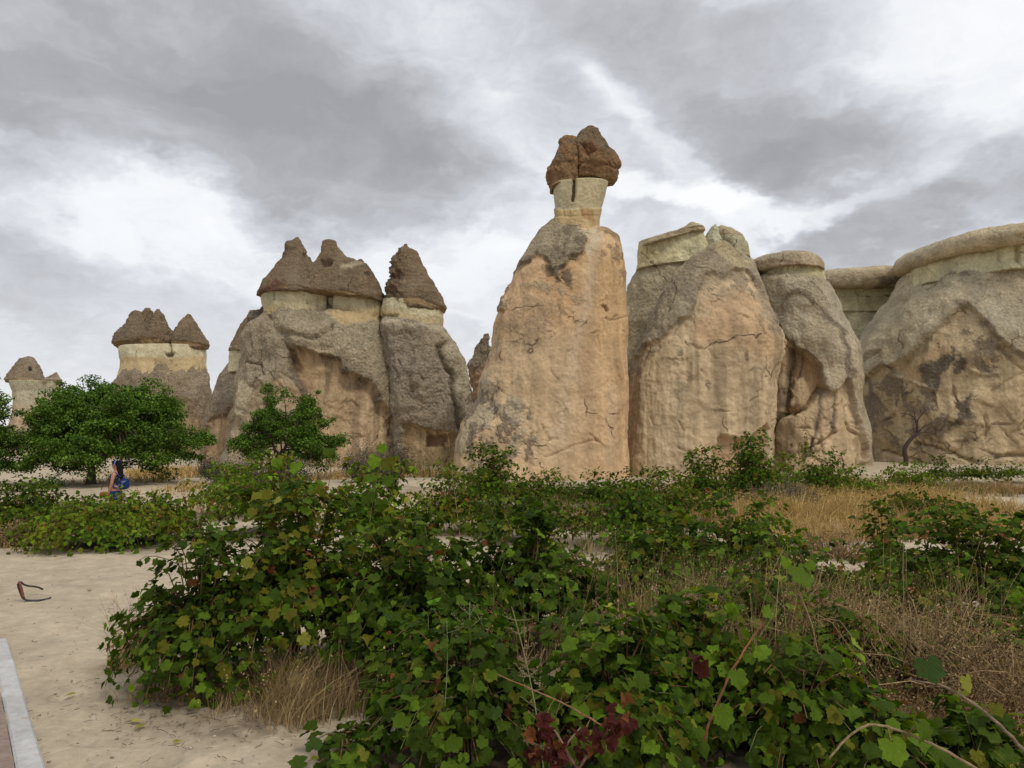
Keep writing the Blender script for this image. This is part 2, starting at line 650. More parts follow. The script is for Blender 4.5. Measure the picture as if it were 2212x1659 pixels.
class Rock:
    """A weathered rock body: keys are pairs (left edge, right edge) surveyed from top to
    bottom; between them runs a closed rounded cross-section of real depth."""

    def __init__(s, left, right, dist, depth=0.8, n=2.3, base=MANTLE, seed=0, px=2.3, rough=1.0, smooth=2,
                 big=0.22, flake=0.0, strata=0.0, fine=0.05, closeb=True, pocks=0.0, lift=0.0):
        px = px * 1.2
        s.seed, s.dist, s.px = seed, dist, px
        s.cache = {}
        Lp = np.array([at(x, y, dist) for x, y in left])
        Rp = np.array([at(x, y, dist) for x, y in right])
        seglen = np.maximum(np.linalg.norm(np.diff(Lp, axis=0), axis=1), np.linalg.norm(np.diff(Rp, axis=0), axis=1))
        sp = dist / FPX * px
        k = np.concatenate([[0], np.cumsum(seglen)])
        rows = max(8, int(k[-1] / sp))
        tt = np.linspace(0, k[-1], rows)
        LL = np.stack([np.interp(tt, k, Lp[:, i]) for i in range(3)], 1)
        RR = np.stack([np.interp(tt, k, Rp[:, i]) for i in range(3)], 1)
        for _ in range(smooth):
            for A in (LL, RR):
                A[1:-1] = (A[:-2] + 2 * A[1:-1] + A[2:]) / 4
        C = (LL + RR) / 2
        w = (RR - LL) / 2
        a = np.linalg.norm(w, axis=1)
        amax = a.max()
        if callable(depth):
            b = depth(a, C[:, 2])
        else:
            b = a * depth
        if lift:
            bt = np.minimum(b, np.percentile(b, 45)) * lift
            C[:, 2] = EYE[2] + (C[:, 2] - EYE[2]) * (dist - bt) / dist
        # front arc dense, back arc sparse
        nf = max(10, int(1.35 * math.pi * amax * 0.5 * (1 + max(b.max() / amax, 0.2)) / sp))
        nb = max(8, nf // 8)
        th = np.concatenate([np.linspace(math.pi, 2 * math.pi, nf, endpoint=False), np.linspace(0, math.pi, nb, endpoint=False)])
        ct, st = np.cos(th), np.sin(th)
        e = 2.0 / n
        sx = np.sign(ct) * np.abs(ct) ** e
        sy = np.sign(st) * np.abs(st) ** e
        V = C[:, None, :] + w[:, None, :] * sx[None, :, None]
        V[:, :, 1] += b[:, None] * sy[None, :]
        R, M = rows, len(th)
        s.R, s.M = R, M
        V = V.reshape(-1, 3)
        i = np.arange(R - 1)[:, None] * M
        j = np.arange(M)[None]
        j2 = (j + 1) % M
        s.quads = np.stack([i + j, i + M + j, i + M + j2, i + j2], -1).reshape(-1, 4)
        jj = np.arange(M)
        s.tris = [np.stack([np.full(M, R * M), jj, (jj + 1) % M], 1)]
        V = np.concatenate([V, C[:1], C[-1:]])
        s.tris.append(np.stack([np.full(M, R * M + 1), (R - 1) * M + (jj + 1) % M, (R - 1) * M + jj], 1))
        s.tris = np.concatenate(s.tris)
        s.V0 = V
        s.V = V.copy()
        s.nrm = s.normals(V)
        s.front = V[:, 1] < dist + 0.15 * b.max()
        s.Q = bearing(V)
        # wobble of painted borders
        fr = FPX / dist
        s.warp = np.stack([fbm(V, 0.55, 5, 0.6, seed + 1), fbm(V, 0.55, 5, 0.6, seed + 2)], 1) * fr
        s.disp = np.zeros(len(V))
        s.col = np.tile(np.array(list(base) + [rough], dtype=float), (len(V), 1))
        s.px2m = dist / FPX
        # generic weathering
        nb1 = s.fb(0.35, 3, 0.5, 3)
        s.disp += 0.75 * big * nb1
        s.disp += 0.75 * fine * s.fb(2.2, 4, 0.6, 4)
        run = s.fb(1.1, 4, 0.5, 41, (1, 1, 0.12))
        s.disp += 0.05 * run
        if strata:
            s.disp += 0.3 * strata * s.fb(1.0, 4, 0.6, 5, (0.25, 0.25, 2.6))
        if flake:
            s.flakes(flake, None)
        if pocks:
            k2 = fbm(V, 0.9, 2, 0.5, seed + 15)
            s.disp -= pocks * sstep(0.42, 0.62, k2)
        t = s.fb(0.5, 5, 0.6, 6)
        s.col[:, :3] *= (1 + 0.16 * t + 0.13 * run)[:, None]
        t2 = fbm(V, 0.25, 3, 0.5, seed + 7)
        s.col[:, 0] *= 1 + 0.05 * t2
        s.col[:, 2] *= 1 - 0.07 * t2

    def normals(s, V):
        G = V[:s.R * s.M].reshape(s.R, s.M, 3)
        du = np.roll(G, -1, 1) - np.roll(G, 1, 1)
        dv = np.gradient(G, axis=0)
        n = np.cross(dv, du)
        ln = np.linalg.norm(n, axis=2, keepdims=True)
        n = n / np.maximum(ln, 1e-9)
        n = n.reshape(-1, 3)
        # outward
        top = np.array([[0, 0, 1.0]])
        n = np.concatenate([n, top, -top])
        c = V[:s.R * s.M].reshape(s.R, s.M, 3).mean(1, keepdims=True)
        out = ((G - c).reshape(-1, 3) * n[:-2]).sum(1).mean()
        if out < 0:
            n[:-2] *= -1
        return n

    def fb(s, freq, octs, gain, sd_, stretch=(1, 1, 1)):
        key = (freq, octs, gain, sd_, stretch)
        if key not in s.cache:
            s.cache[key] = fbm(s.V0, freq, octs, gain, s.seed + sd_, stretch)
        return s.cache[key]

    def flakes(s, amp, mask, freq=0.45, levels=5):
        amp = amp * 0.24
        n1 = s.fb(0.42, 4, 0.5, 8)
        n2 = s.fb(0.9, 3, 0.5, 9)
        d = amp * (terrace(n1, levels, 0.10) * 1.0 + 0.35 * terrace(n2, levels, 0.12))
        s.disp += d if mask is None else d * mask
        return s

    def mask(s, poly, soft, wob):
        poly = np.asarray(poly, dtype=float)
        Qw = s.Q + s.warp * wob
        pad = max(40.0, soft)
        lo, hi = poly.min(0) - pad, poly.max(0) + pad
        idx = np.nonzero((Qw[:, 0] > lo[0]) & (Qw[:, 0] < hi[0]) & (Qw[:, 1] > lo[1]) & (Qw[:, 1] < hi[1]) & s.front)[0]
        sd_ = np.full(len(Qw), -1e3)
        if len(idx):
            q = Qw[idx]
            d = seg_dist(q, poly, True)
            sd_[idx] = np.where(inside(q, poly), d, -d)
        return sstep(-soft / 2, soft / 2, sd_) * s.front, sd_

    def region(s, poly, col=None, depth=0.0, soft=5, wob=0.25, rough=None, rim=None, rimw=14, streak=0.0, flake=0.0,
               amount=1.0, patch=None, speck=0.0):
        m, sd_ = s.mask(poly, soft, wob)
        s.disp -= depth * m
        if flake:
            s.flakes(flake, m, 0.42, 6)
        mm = m * amount
        if patch is not None:
            k = s.fb(0.5 if patch < 0.65 else (0.9 if patch < 1.05 else 1.35), 5, 0.62, 21)
            mm = mm * sstep(-0.08, 0.12, k)
        if col is not None:
            c = np.array(col)[None, :] * np.ones((len(m), 1))
            t = s.fb(0.6, 5, 0.6, 10)
            c = c * (1 + 0.14 * t)[:, None]
            if streak:
                k = s.fb(1.5, 4, 0.55, 11, (1, 1, 0.07))
                k2 = s.fb(0.45, 3, 0.5, 12)
                c = c * (1 - streak * sstep(0.05, 0.5, k) * (0.6 + 0.8 * np.clip(k2, 0, 1)))[:, None]
                c = c * (1 + 0.5 * streak * sstep(0.1, 0.55, -k))[:, None]
                s.disp += 0.03 * k * m
            if speck:
                k = s.fb(1.7, 4, 0.65, 13)
                c = c * (1 - speck * sstep(0.18, 0.4, k))[:, None]
            s.col[:, :3] = s.col[:, :3] * (1 - mm[:, None]) + c * mm[:, None]
            if rough is None:
                rough = 0.25
            s.col[:, 3] = s.col[:, 3] * (1 - mm) + rough * mm
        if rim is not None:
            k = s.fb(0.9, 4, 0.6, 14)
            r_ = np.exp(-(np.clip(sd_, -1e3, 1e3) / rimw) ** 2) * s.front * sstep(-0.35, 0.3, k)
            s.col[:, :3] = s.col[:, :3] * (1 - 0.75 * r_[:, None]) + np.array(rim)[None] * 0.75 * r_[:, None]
        return s

    def stroke(s, pts, width, col=None, depth=0.0, wob=0.15, amount=0.8, sharp=2.0, rough=None, broken=0.0):
        Qw = s.Q + s.warp * wob
        pa = np.asarray(pts, dtype=float)
        pad = width * 3.2
        lo, hi = pa.min(0) - pad, pa.max(0) + pad
        idx = np.nonzero((Qw[:, 0] > lo[0]) & (Qw[:, 0] < hi[0]) & (Qw[:, 1] > lo[1]) & (Qw[:, 1] < hi[1]) & s.front)[0]
        d = np.full(len(Qw), 1e3)
        if len(idx):
            d[idx] = seg_dist(Qw[idx], pts)
        m = np.exp(-(d / width) ** sharp) * s.front
        if width < 3.2 and 0 < depth < 0.3:
            depth = depth * 0.6
        if broken:
            m = m * sstep(-0.3, 0.1, s.fb(0.8, 3, 0.5, 16))
        s.disp -= depth * m
        if col is not None:
            mm = m * amount
            s.col[:, :3] = s.col[:, :3] * (1 - mm[:, None]) + np.array(col)[None] * mm[:, None]
            if rough is not None:
                s.col[:, 3] = s.col[:, 3] * (1 - mm) + rough * mm
        return s

    def cracks(s, poly, count, rnd, length=60, depth=0.10, width=1.5, horiz=0.5):
        """short open cracks and flake edges scattered inside an area"""
        poly = np.asarray(poly)
        lo, hi = poly.min(0), poly.max(0)
        k = 0
        count = int(count * 0.45)
        while k < count:
            p = np.array([rnd.uniform(lo[0], hi[0]), rnd.uniform(lo[1], hi[1])])
            if not inside(p[None], poly)[0]:
                continue
            k += 1
            ang = rnd.gauss(0, 0.5) if rnd.random() < horiz else rnd.gauss(1.57, 0.35)
            pts = [p.copy()]
            ln = length * rnd.uniform(0.3, 1.2)
            bend = rnd.gauss(0, 0.12)
            for _ in range(6):
                ang += rnd.choice((-0.6, 0.6, 0, 0.25, -0.25)) * (1 if _ % 2 else -1)
                p = p + np.array([math.cos(ang), math.sin(ang)]) * ln / 6
                pts.append(p.copy())
            box = (s.Q[:, 0] > min(q[0] for q in pts) - 25) & (s.Q[:, 0] < max(q[0] for q in pts) + 25) & \
                  (s.Q[:, 1] > min(q[1] for q in pts) - 25) & (s.Q[:, 1] < max(q[1] for q in pts) + 25) & s.front
            idx = np.nonzero(box)[0]
            if not len(idx):
                continue
            d = seg_dist(s.Q[idx] + s.warp[idx] * 0.06, pts)
            s.disp[idx] -= 0.6 * depth * np.exp(-(d / width) ** 2)
            # one lip stands slightly proud
            up = -1
            q0 = np.array(pts[0])
            dirv = np.array(pts[-1]) - q0
            side = ((s.Q[idx] - q0) @ np.array([-dirv[1], dirv[0]])) * up > 0
            s.disp[idx] += side * depth * 0.4 * np.exp(-(d / (width * 5)) ** 1.2)
        return s

    def lips(s, poly, count, rnd):
        return s

    def finish(s):
        V = s.V0 + s.nrm * s.disp[:, None]
        s.V = V
        c = np.clip(s.col * np.array([1.03, 1.0, 0.91, 1.0]), 0.01, 1.0)
        return V, s.quads, s.tris, c


def rock_obj(name, rocks, parent, label=None):
    V, Q, T, C, n = [], [], [], [], 0
    for r in rocks:
        v, q, t, c = r.finish()
        V.append(v); Q.append(q + n); T.append(t + n); C.append(c)
        n += len(v)
    me = build_mesh(name, np.concatenate(V), np.concatenate(Q), np.concatenate(T), np.concatenate(C), True)
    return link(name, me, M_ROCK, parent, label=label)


def base_of(pt, dist):
    p = at(pt[0], pt[1], dist)
    return (p[0], p[1], gz1(p[0], p[1]))


rr = random.Random(5)

# ---- tall chimney in the middle ------------------------------------------------
D1 = 39.0
tall = thing('fairy_chimney', 'tallest fairy chimney, a tan cone with two split brown cap boulders on a pale neck', 'rock', base_of((1170, 1030), D1))
bl = c3((500, 492), (478, 497), (430, 532), (385, 600), (345, 660), (310, 730), (270, 830), (240, 900), (220, 980), (210, 1040), (185, 1120), (160, 1180), (150, 1240), (115, 1300), (82, 1360), (66, 1430), (62, 1500), (50, 1600), (40, 1680))
br = c3((655, 510), (675, 518), (720, 526), (755, 560), (765, 600), (772, 650), (784, 720), (787, 800), (792, 900), (790, 1000), (792, 1090), (800, 1170), (796, 1250), (790, 1320), (790, 1400), (792, 1470), (795, 1540), (800, 1620), (805, 1690))
b = Rock(bl, br, D1, lambda a, z: (0.25 + a * 0.62) * sstep(z.max() + 2.5, z.max() - 2.5, z), 2.4, TAN, 1, 2.2, 0.2, 2, lift=0.15, big=0.10, fine=0.04, flake=0.22)
allr = c3((20, 470), (900, 470), (900, 1700), (20, 1700))
b.region(allr, TAN, 0, 5, 0, 0.2, streak=0.22)
b.region(c3((560, 640), (800, 600), (800, 1250), (740, 1100), (700, 900), (640, 760), (560, 720)), TAN_O, 0, 90, 0.6, amount=0.75, streak=0.2)
b.region(c3((430, 640), (560, 650), (560, 900), (480, 960), (400, 800)), (0.42, 0.275, 0.155), 0.04, 60, 0.7, amount=0.5)
b.region(c3((250, 1000), (620, 960), (600, 1550), (60, 1600), (60, 1400)), TAN_L, 0, 70, 0.7, amount=0.6, streak=0.15)
b.stroke(c3((650, 640), (615, 800), (580, 1000), (540, 1200), (500, 1400)), 14, (0.55, 0.44, 0.33), 0.05, 0.25, 0.6)
b.stroke(c3((720, 1200), (716, 1400), (705, 1600)), 7, (0.56, 0.45, 0.33), 0.0, 0.2, 0.45)
# grey mantle at the shoulder
b.region(c3((470, 480), (600, 480), (625, 560), (600, 620), (540, 640), (500, 735), (460, 680), (410, 640), (360, 655), (290, 760), (262, 860), (240, 860), (290, 720), (340, 620), (420, 520)), MANTLE, -0.16, 7, 0.35, 1.0, rim=RIM_D, rimw=7)
b.region(c3((480, 490), (590, 485), (610, 560), (600, 600), (520, 640), (470, 620), (470, 540)), MANTLE_D, 0.05, 14, 0.5, 1.0, patch=1.4, amount=0.8)
b.region(c3((400, 640), (560, 620), (600, 600), (590, 660), (520, 740), (480, 740), (430, 700)), DARK, 0.0, 24, 0.6, 1.0, patch=1.2, amount=0.75)
b.region(c3((660, 520), (740, 540), (770, 620), (765, 760), (720, 640), (680, 600)), (0.25, 0.18, 0.125), 0.0, 22, 0.6, 0.8, patch=0.9, amount=0.75)
b.region(c3((590, 500), (680, 515), (690, 560), (640, 620), (600, 570)), PALE, 0.06, 14, 0.5, 0.3, amount=0.8)
b.region(c3((330, 780), (480, 750), (560, 800), (500, 850), (340, 820)), MANTLE, 0.0, 18, 0.8, 0.8, patch=1.1, amount=0.6)
b.region(c3((235, 960), (330, 860), (520, 840), (500, 1000), (300, 1080), (220, 1130)), (0.36, 0.27, 0.19), 0.0, 25, 0.8, 0.5, patch=0.8, amount=0.55)
b.region(c3((30, 1150), (250, 1100), (400, 1300), (420, 1400), (360, 1600), (20, 1650)), MANTLE_L, 0.0, 50, 0.7, 0.9, patch=0.55, amount=0.75)
b.region(c3((80, 1250), (230, 1200), (420, 1330), (400, 1480), (260, 1500), (100, 1450)), (0.19, 0.155, 0.13), 0.02, 20, 0.8, 1.0, patch=1.3, amount=0.75)
# flake scars, cracks
b.stroke(c3((455, 1490), (520, 1470), (560, 1455), (600, 1440), (640, 1425), (668, 1425)), 1.8, None, 0.16, 0.1)
b.stroke(c3((455, 1425), (480, 1416), (502, 1415)), 1.6, None, 0.15, 0.1)
b.stroke(c3((690, 850), (705, 855), (712, 875)), 1.8, (0.2, 0.13, 0.08), 0.16, 0.03)
b.region(c3((682, 855), (708, 853), (712, 875), (695, 892), (683, 880)), None, 0.10, 3, 0.05)
b.stroke(c3((500, 850), (508, 900), (500, 940), (480, 968), (455, 965)), 2.0, None, 0.12, 0.08)
b.stroke(c3((670, 980), (682, 1010), (684, 1050)), 1.6, None, 0.12, 0.05)
b.stroke(c3((420, 1260), (412, 1350), (405, 1450)), 2.4, None, 0.10, 0.1)
b.cracks(c3((300, 700), (760, 700), (770, 1500), (150, 1500)), 46, rr, 42, 0.13, 1.5, 0.45)
rock_obj('rock_body', [b], tall)
nk = Rock(c3((478, 325), (478, 360), (484, 400), (487, 440), (486, 470), (482, 500), (480, 530)),
          c3((712, 320), (700, 360), (690, 400), (676, 440), (673, 470), (673, 515), (680, 545)), D1, 0.72, 2.5, CREAM, 20, 2.0, 0.35, 1, lift=0.8, big=0.10, fine=0.03, flake=0.05)
nk.region(c3((440, 445), (720, 440), (720, 560), (440, 560)), YELLOW, -0.07, 3, 0.08, 0.3, streak=0.2)
nk.stroke(c3((480, 472), (590, 470), (670, 472)), 1.4, None, 0.08, 0.1)
for X in (520, 548, 600, 640):
    nk.stroke(c3((X, 445), (X + 4, 475)), 1.4, None, 0.08, 0.06)
nk.region(c3((595, 440), (640, 440), (650, 500), (600, 480)), (0.42, 0.26, 0.14), 0.03, 6, 0.1, amount=0.7)
nk.stroke(c3((568, 270), (567, 380), (562, 405)), 3.6, None, 0.7, 0.02, sharp=3)
nk.region(c3((470, 320), (568, 320), (562, 440), (486, 440)), (0.40, 0.37, 0.27), 0.0, 10, 0.05, amount=0.5)
rock_obj('rock_neck', [nk], tall)
ca = Rock(c3((528, 146), (515, 160), (503, 190), (492, 225), (470, 260), (457, 292), (462, 320), (466, 345), (470, 372), (480, 350)),
          c3((545, 146), (568, 150), (584, 180), (586, 215), (584, 250), (580, 285), (576, 305), (574, 322), (572, 330), (560, 325)), D1 - 0.1, 0.9, 2.6, CAPR, 30, 1.6, 0.7, 0, big=0.16, fine=0.06, flake=0.9, strata=0.05)
ca.region(c3((500, 140), (575, 140), (575, 240), (480, 260)), CAPB, 0, 20, 0.3, 1.0, patch=0.8)
ca.region(c3((455, 300), (570, 270), (570, 340), (470, 370)), (0.27, 0.18, 0.105), 0.05, 10, 0.3, 0.8)
cb = Rock(c3((630, 97), (602, 122), (578, 150), (560, 172), (566, 205), (570, 240), (570, 280), (570, 310), (572, 322), (590, 318)),
          c3((646, 96), (666, 120), (690, 165), (712, 205), (738, 240), (750, 265), (742, 292), (730, 325), (716, 337), (700, 320)), D1 + 0.1, lambda a, z: a * 0.8 * sstep(z.max() + 1.0, z.max() - 1.6, z), 2.6, CAPR, 31, 1.6, 0.7, 0, big=0.16, fine=0.06, flake=0.9, strata=0.06)
cb.region(c3((580, 90), (680, 90), (740, 220), (700, 230), (650, 150), (600, 160), (570, 200)), CAPB, -0.03, 14, 0.3, 1.0)
cb.region(c3((600, 165), (640, 160), (660, 200), (630, 215), (605, 200)), (0.16, 0.085, 0.05), 0.35, 10, 0.1)
cb.region(c3((572, 290), (640, 285), (742, 300), (716, 335), (572, 325)), (0.29, 0.195, 0.115), 0.06, 8, 0.25, 0.7)
cb.stroke(c3((572, 262), (620, 240), (690, 262), (745, 270)), 3, None, 0.14, 0.25)
rock_obj('cap_boulder', [ca], tall, 'smaller brown cap boulder left of the split')
rock_obj('cap_boulder', [cb], tall, 'larger reddish brown cap boulder right of the split')

# ---- thin spire behind it ------------------------------------------------------
DS = 50.0
sp_ = thing('rock_spire', 'small jagged dark spire peeping out behind the foot of the tallest chimney', 'rock', base_of((1045, 1000), DS))
b = Rock([(1044, 721), (1032, 742), (1022, 768), (1012, 790), (1018, 830), (1020, 900), (1015, 1015)], [(1055, 720), (1057, 740), (1064, 770), (1078, 800), (1090, 850), (1100, 900), (1110, 1015)], DS, 0.8, 2.2, MANTLE_D, 40, 2.0, 1.0, 0, big=0.2, fine=0.16, flake=0.3, strata=0.12)
b.region([(1005, 800), (1060, 790), (1060, 870), (1010, 860)], (0.30, 0.2, 0.13), 0, 14, 0.4, 0.6)
rock_obj('rock_body', [b], sp_)

# ---- three-capped cluster ------------------------------------------------------
D2 = 55.0
clu = thing('fairy_chimney', 'broad triple fairy chimney with pointed dark brown caps and a pale band beneath them', 'rock', base_of((760, 995), D2))
p1 = Rock(c2((566, 124), (545, 145), (512, 155), (503, 180), (504, 212), (478, 262), (440, 312), (400, 362), (372, 410), (350, 468), (348, 478), (372, 484), (410, 478)),
          c2((586, 124), (598, 140), (608, 165), (620, 190), (634, 218), (662, 262), (700, 315), (770, 365), (850, 410), (905, 455), (905, 475), (890, 480), (850, 480)), D2, 0.72, 2.2, CAPB, 50, 2.0, 0.8, 0, big=0.10, fine=0.05, strata=0.13, flake=0.08)
p2 = Rock(c2((752, 140), (728, 152), (724, 185), (722, 215), (692, 262), (650, 305), (600, 350), (560, 400), (535, 440), (535, 455), (560, 462), (600, 470)),
          c2((768, 140), (800, 152), (812, 188), (845, 212), (875, 245), (1000, 287), (1032, 345), (1062, 402), (1098, 478), (1104, 515), (1098, 528), (1060, 520)), D2 - 0.2, 0.66, 2.2, CAPB, 51, 2.0, 0.8, 0, big=0.10, fine=0.05, strata=0.13, flake=0.08)
for b in (p1, p2):
    b.region(c2((340, 455), (420, 420), (480, 398), (560, 400), (640, 428), (700, 440), (780, 440), (860, 436), (960, 470), (1050, 500), (1110, 510), (1110, 540), (1000, 530), (900, 480), (780, 482), (700, 462), (560, 436), (480, 442), (400, 480)), (0.30, 0.21, 0.12), 0.10, 5, 0.08, 0.5, amount=0.85, patch=0.35)
    b.region(c2((360, 380), (480, 330), (500, 420), (400, 470), (350, 470)), (0.16, 0.095, 0.07), 0, 20, 0.4, 1.0, patch=0.6)
    b.region(c2((850, 290), (930, 270), (990, 285), (900, 310), (830, 320)), MANTLE_L, 0, 8, 0.2, 0.6, amount=0.7)
p2.region(c2((715, 258), (750, 252), (785, 262), (775, 292), (735, 298), (715, 280)), (0.13, 0.085, 0.06), 0.55, 8, 0.05)
p2.region(c2((975, 335), (1010, 335), (1040, 380), (1000, 375)), None, 0.2, 6, 0.1)
p1.region(c2((610, 215), (640, 220), (645, 238), (615, 235)), None, 0.25, 5, 0.05)
kn1 = Rock(c2((885, 255), (880, 265), (875, 290)), c2((912, 252), (915, 262), (930, 290)), D2 - 0.2, 0.9, 2, CAPB, 55, 1.8, 1, 0, big=0.06, fine=0.1)
kn2 = Rock(c2((938, 256), (932, 265), (928, 290)), c2((958, 253), (966, 265), (975, 295)), D2 - 0.2, 0.9, 2, CAPB, 56, 1.8, 1, 0, big=0.06, fine=0.1)
rock_obj('rock_cap', [p1, p2, kn1, kn2], clu, 'wide dark cap with two peaks')
p3 = Rock(c2((1212, 168), (1188, 200), (1175, 218), (1155, 245), (1150, 290), (1130, 325), (1135, 370), (1112, 402), (1100, 450), (1095, 500), (1092, 525), (1105, 540), (1130, 545)),
          c2((1224, 168), (1242, 195), (1285, 208), (1303, 245), (1322, 292), (1350, 342), (1370, 375), (1392, 412), (1432, 482), (1457, 540), (1457, 562), (1440, 575), (1400, 570)), D2 - 0.3, 0.8, 2.2, CAPB, 52, 2.0, 0.8, 0, big=0.10, fine=0.05, strata=0.14, flake=0.1)
p3.region(c2((1090, 495), (1180, 480), (1300, 482), (1400, 520), (1460, 560), (1450, 580), (1380, 548), (1290, 522), (1180, 530), (1090, 545)), (0.33, 0.235, 0.135), 0.12, 5, 0.08, 0.5, amount=0.85)
p3.region(c2((1130, 320), (1200, 300), (1220, 400), (1120, 420)), (0.18, 0.105, 0.07), 0.05, 20, 0.4, 1.0, patch=0.8)
p3.disp += 0.30 * p3.fb(1.6, 4, 0.65, 31) * sstep(1235, 1150, (p3.Q[:, 0] - 432) / .3646)
rock_obj('rock_cap', [p3], clu, 'single tall dark cap with a ragged left edge')
nA = Rock(c2((375, 450), (374, 490), (380, 525), (388, 560), (390, 600)), c2((800, 440), (795, 475), (790, 520), (792, 565), (795, 610)), D2, 0.74, 2.4, CREAM, 57, 2.0, 0.4, 1, big=0.10, fine=0.05, flake=0.07)
nB = Rock(c2((752, 440), (752, 480), (755, 520), (765, 570), (775, 600)), c2((1090, 480), (1086, 530), (1085, 570), (1078, 610), (1078, 650)), D2, 0.74, 2.4, CREAM, 58, 2.0, 0.4, 1, big=0.10, fine=0.05, flake=0.07)
nC = Rock(c2((1085, 500), (1075, 550), (1075, 590), (1078, 620), (1080, 660)), c2((1425, 520), (1436, 575), (1442, 610), (1438, 660), (1440, 700)), D2 - 0.3, 0.74, 2.4, CREAM, 59, 2.0, 0.4, 1, big=0.10, fine=0.05, flake=0.07)
for b, xs in ((nA, (430, 520, 610, 700)), (nB, (850, 905, 940, 1000, 1040)), (nC, (1150, 1185, 1240, 1300, 1350, 1400))):
    for X in xs:
        b.stroke(c2((X, 440), (X + rr.uniform(-6, 6), 520), (X + rr.uniform(-8, 8), 640)), 1.5, None, 0.12, 0.06, broken=1)
    b.region(c2((350, 540), (1100, 540), (1500, 640), (1500, 720), (350, 720)), YELLOW, 0.0, 20, 0.2, 0.3, amount=0.7)
nA.region(c2((625, 500), (740, 495), (740, 525), (630, 522)), None, 0.16, 6, 0.3)
nC.region(c2((1075, 590), (1190, 585), (1180, 620), (1080, 625)), (0.33, 0.29, 0.18), 0.16, 8, 0.3)
for b in (nA, nB):
    b.stroke(c2((775, 440), (772, 520), (770, 580)), 4, None, 0.5, 0.1)
rock_obj('rock_neck', [nA], clu)
rock_obj('rock_neck', [nB], clu)
rock_obj('rock_neck', [nC], clu)
AB = Rock(c2((420, 552), (390, 562), (345, 600), (300, 650), (275, 720), (262, 790), (245, 880), (232, 980), (205, 1100), (190, 1230), (165, 1350), (150, 1450), (130, 1540)),
          c2((1070, 600), (1095, 612), (1140, 700), (1170, 760), (1190, 830), (1205, 900), (1215, 980), (1225, 1080), (1230, 1180), (1235, 1260), (1240, 1350), (1245, 1450), (1250, 1540)), D2 + 0.6, 0.55, 2.5, MANTLE, 60, 2.2, 1.0, 1, big=0.5, fine=0.09, flake=0.12)
AB.region(c2((500, 560), (780, 570), (900, 660), (1090, 620), (1160, 760), (900, 780), (640, 760), (480, 700)), MANTLE_L, 0.0, 70, 0.8, 0.9, amount=0.5)
AB.region(c2((770, 560), (1090, 590), (1060, 620), (980, 640), (890, 665), (820, 640), (780, 600)), YELLOW, 0.05, 8, 0.35, 0.2, amount=0.9)
AB.region(c2((510, 780), (560, 772), (640, 800), (700, 832), (760, 806), (800, 820), (845, 905), (900, 955), (1010, 1000), (1050, 1080), (1120, 1130), (1180, 1210), (1200, 1550), (640, 1550), (620, 1150), (580, 980), (540, 900), (512, 840)), (0.42, 0.31, 0.205), 0.75, 7, 0.45, 0.35, rim=RIM_D, rimw=10, streak=0.4, flake=0.3)
AB.region(c2((520, 800), (640, 830), (650, 960), (600, 1000), (560, 900)), (0.42, 0.29, 0.18), 0, 20, 0.4, amount=0.6)
AB.region(c2((700, 850), (800, 840), (850, 950), (1000, 1030), (960, 1060), (860, 1010), (720, 900)), (0.20, 0.15, 0.115), 0, 26, 0.5, 0.8, patch=0.7, amount=0.85)
AB.region(c2((900, 1150), (1000, 1060), (1090, 1150), (1170, 1230), (1180, 1420), (860, 1400)), (0.46, 0.35, 0.24), 0, 30, 0.5, streak=0.45, amount=0.8)
AB.region(c2((140, 1550), (190, 1200), (235, 980), (280, 940), (330, 1000), (420, 1000), (470, 900), (560, 980), (620, 1150), (640, 1550)), (0.41, 0.335, 0.245), 0.15, 10, 0.5, 0.5, streak=0.3, flake=0.2)
AB.region(c2((235, 980), (290, 960), (310, 1060), (290, 1110), (240, 1180), (205, 1150)), MANTLE_L, -0.25, 8, 0.3, 0.6)
AB.region(c2((250, 700), (400, 640), (480, 750), (520, 860), (440, 960), (280, 900)), (0.30, 0.255, 0.2), 0, 30, 0.6, 0.8, amount=0.7)
AB.region(c2((430, 950), (540, 1010), (600, 1120), (540, 1160), (450, 1060)), (0.42, 0.30, 0.2), 0.0, 20, 0.5, 0.4, amount=0.7)
AB.stroke(c2((400, 600), (440, 680), (520, 770), (560, 900)), 10, None, 0.45, 0.3)
AB.stroke(c2((270, 860), (330, 880), (380, 940), (320, 1000)), 3, None, 0.3, 0.3)
AB.stroke(c2((490, 700), (600, 720), (700, 730), (780, 660)), 5, None, 0.3, 0.4)
AB.cracks(c2((200, 700), (500, 700), (620, 1400), (180, 1400)), 26, rr, 40, 0.22, 1.8, 0.5)
AB.cracks(c2((640, 950), (1180, 1150), (1180, 1430), (650, 1430)), 30, rr, 40, 0.2, 1.8, 0.5)
CC = Rock(c2((1100, 612), (1078, 640), (1085, 700), (1098, 790), (1108, 880), (1118, 970), (1128, 1060), (1138, 1150), (1150, 1250), (1160, 1350), (1160, 1450), (1150, 1540)),
          c2((1425, 650), (1445, 672), (1475, 708), (1515, 750), (1552, 820), (1585, 900), (1605, 1000), (1618, 1080), (1616, 1180), (1610, 1300), (1600, 1450), (1600, 1540)), D2 - 0.9, 0.62, 2.3, (0.30, 0.255, 0.2), 61, 2.2, 1.0, 1, big=0.35, fine=0.10)
CC.region(c2((1080, 600), (1450, 640), (1480, 700), (1300, 640), (1160, 650), (1090, 660)), PALE, 0, 14, 0.3, 0.4, amount=0.7)
CC.region(c2((1440, 690), (1520, 750), (1600, 900), (1620, 1200), (1560, 1180), (1500, 950)), MANTLE_L, 0.0, 16, 0.4, 0.9, amount=0.7)
CC.stroke(c2((1420, 760), (1470, 900), (1510, 1050), (1550, 1180), (1560, 1260)), 6, MANTLE_D, 0.55, 0.35, 0.4)
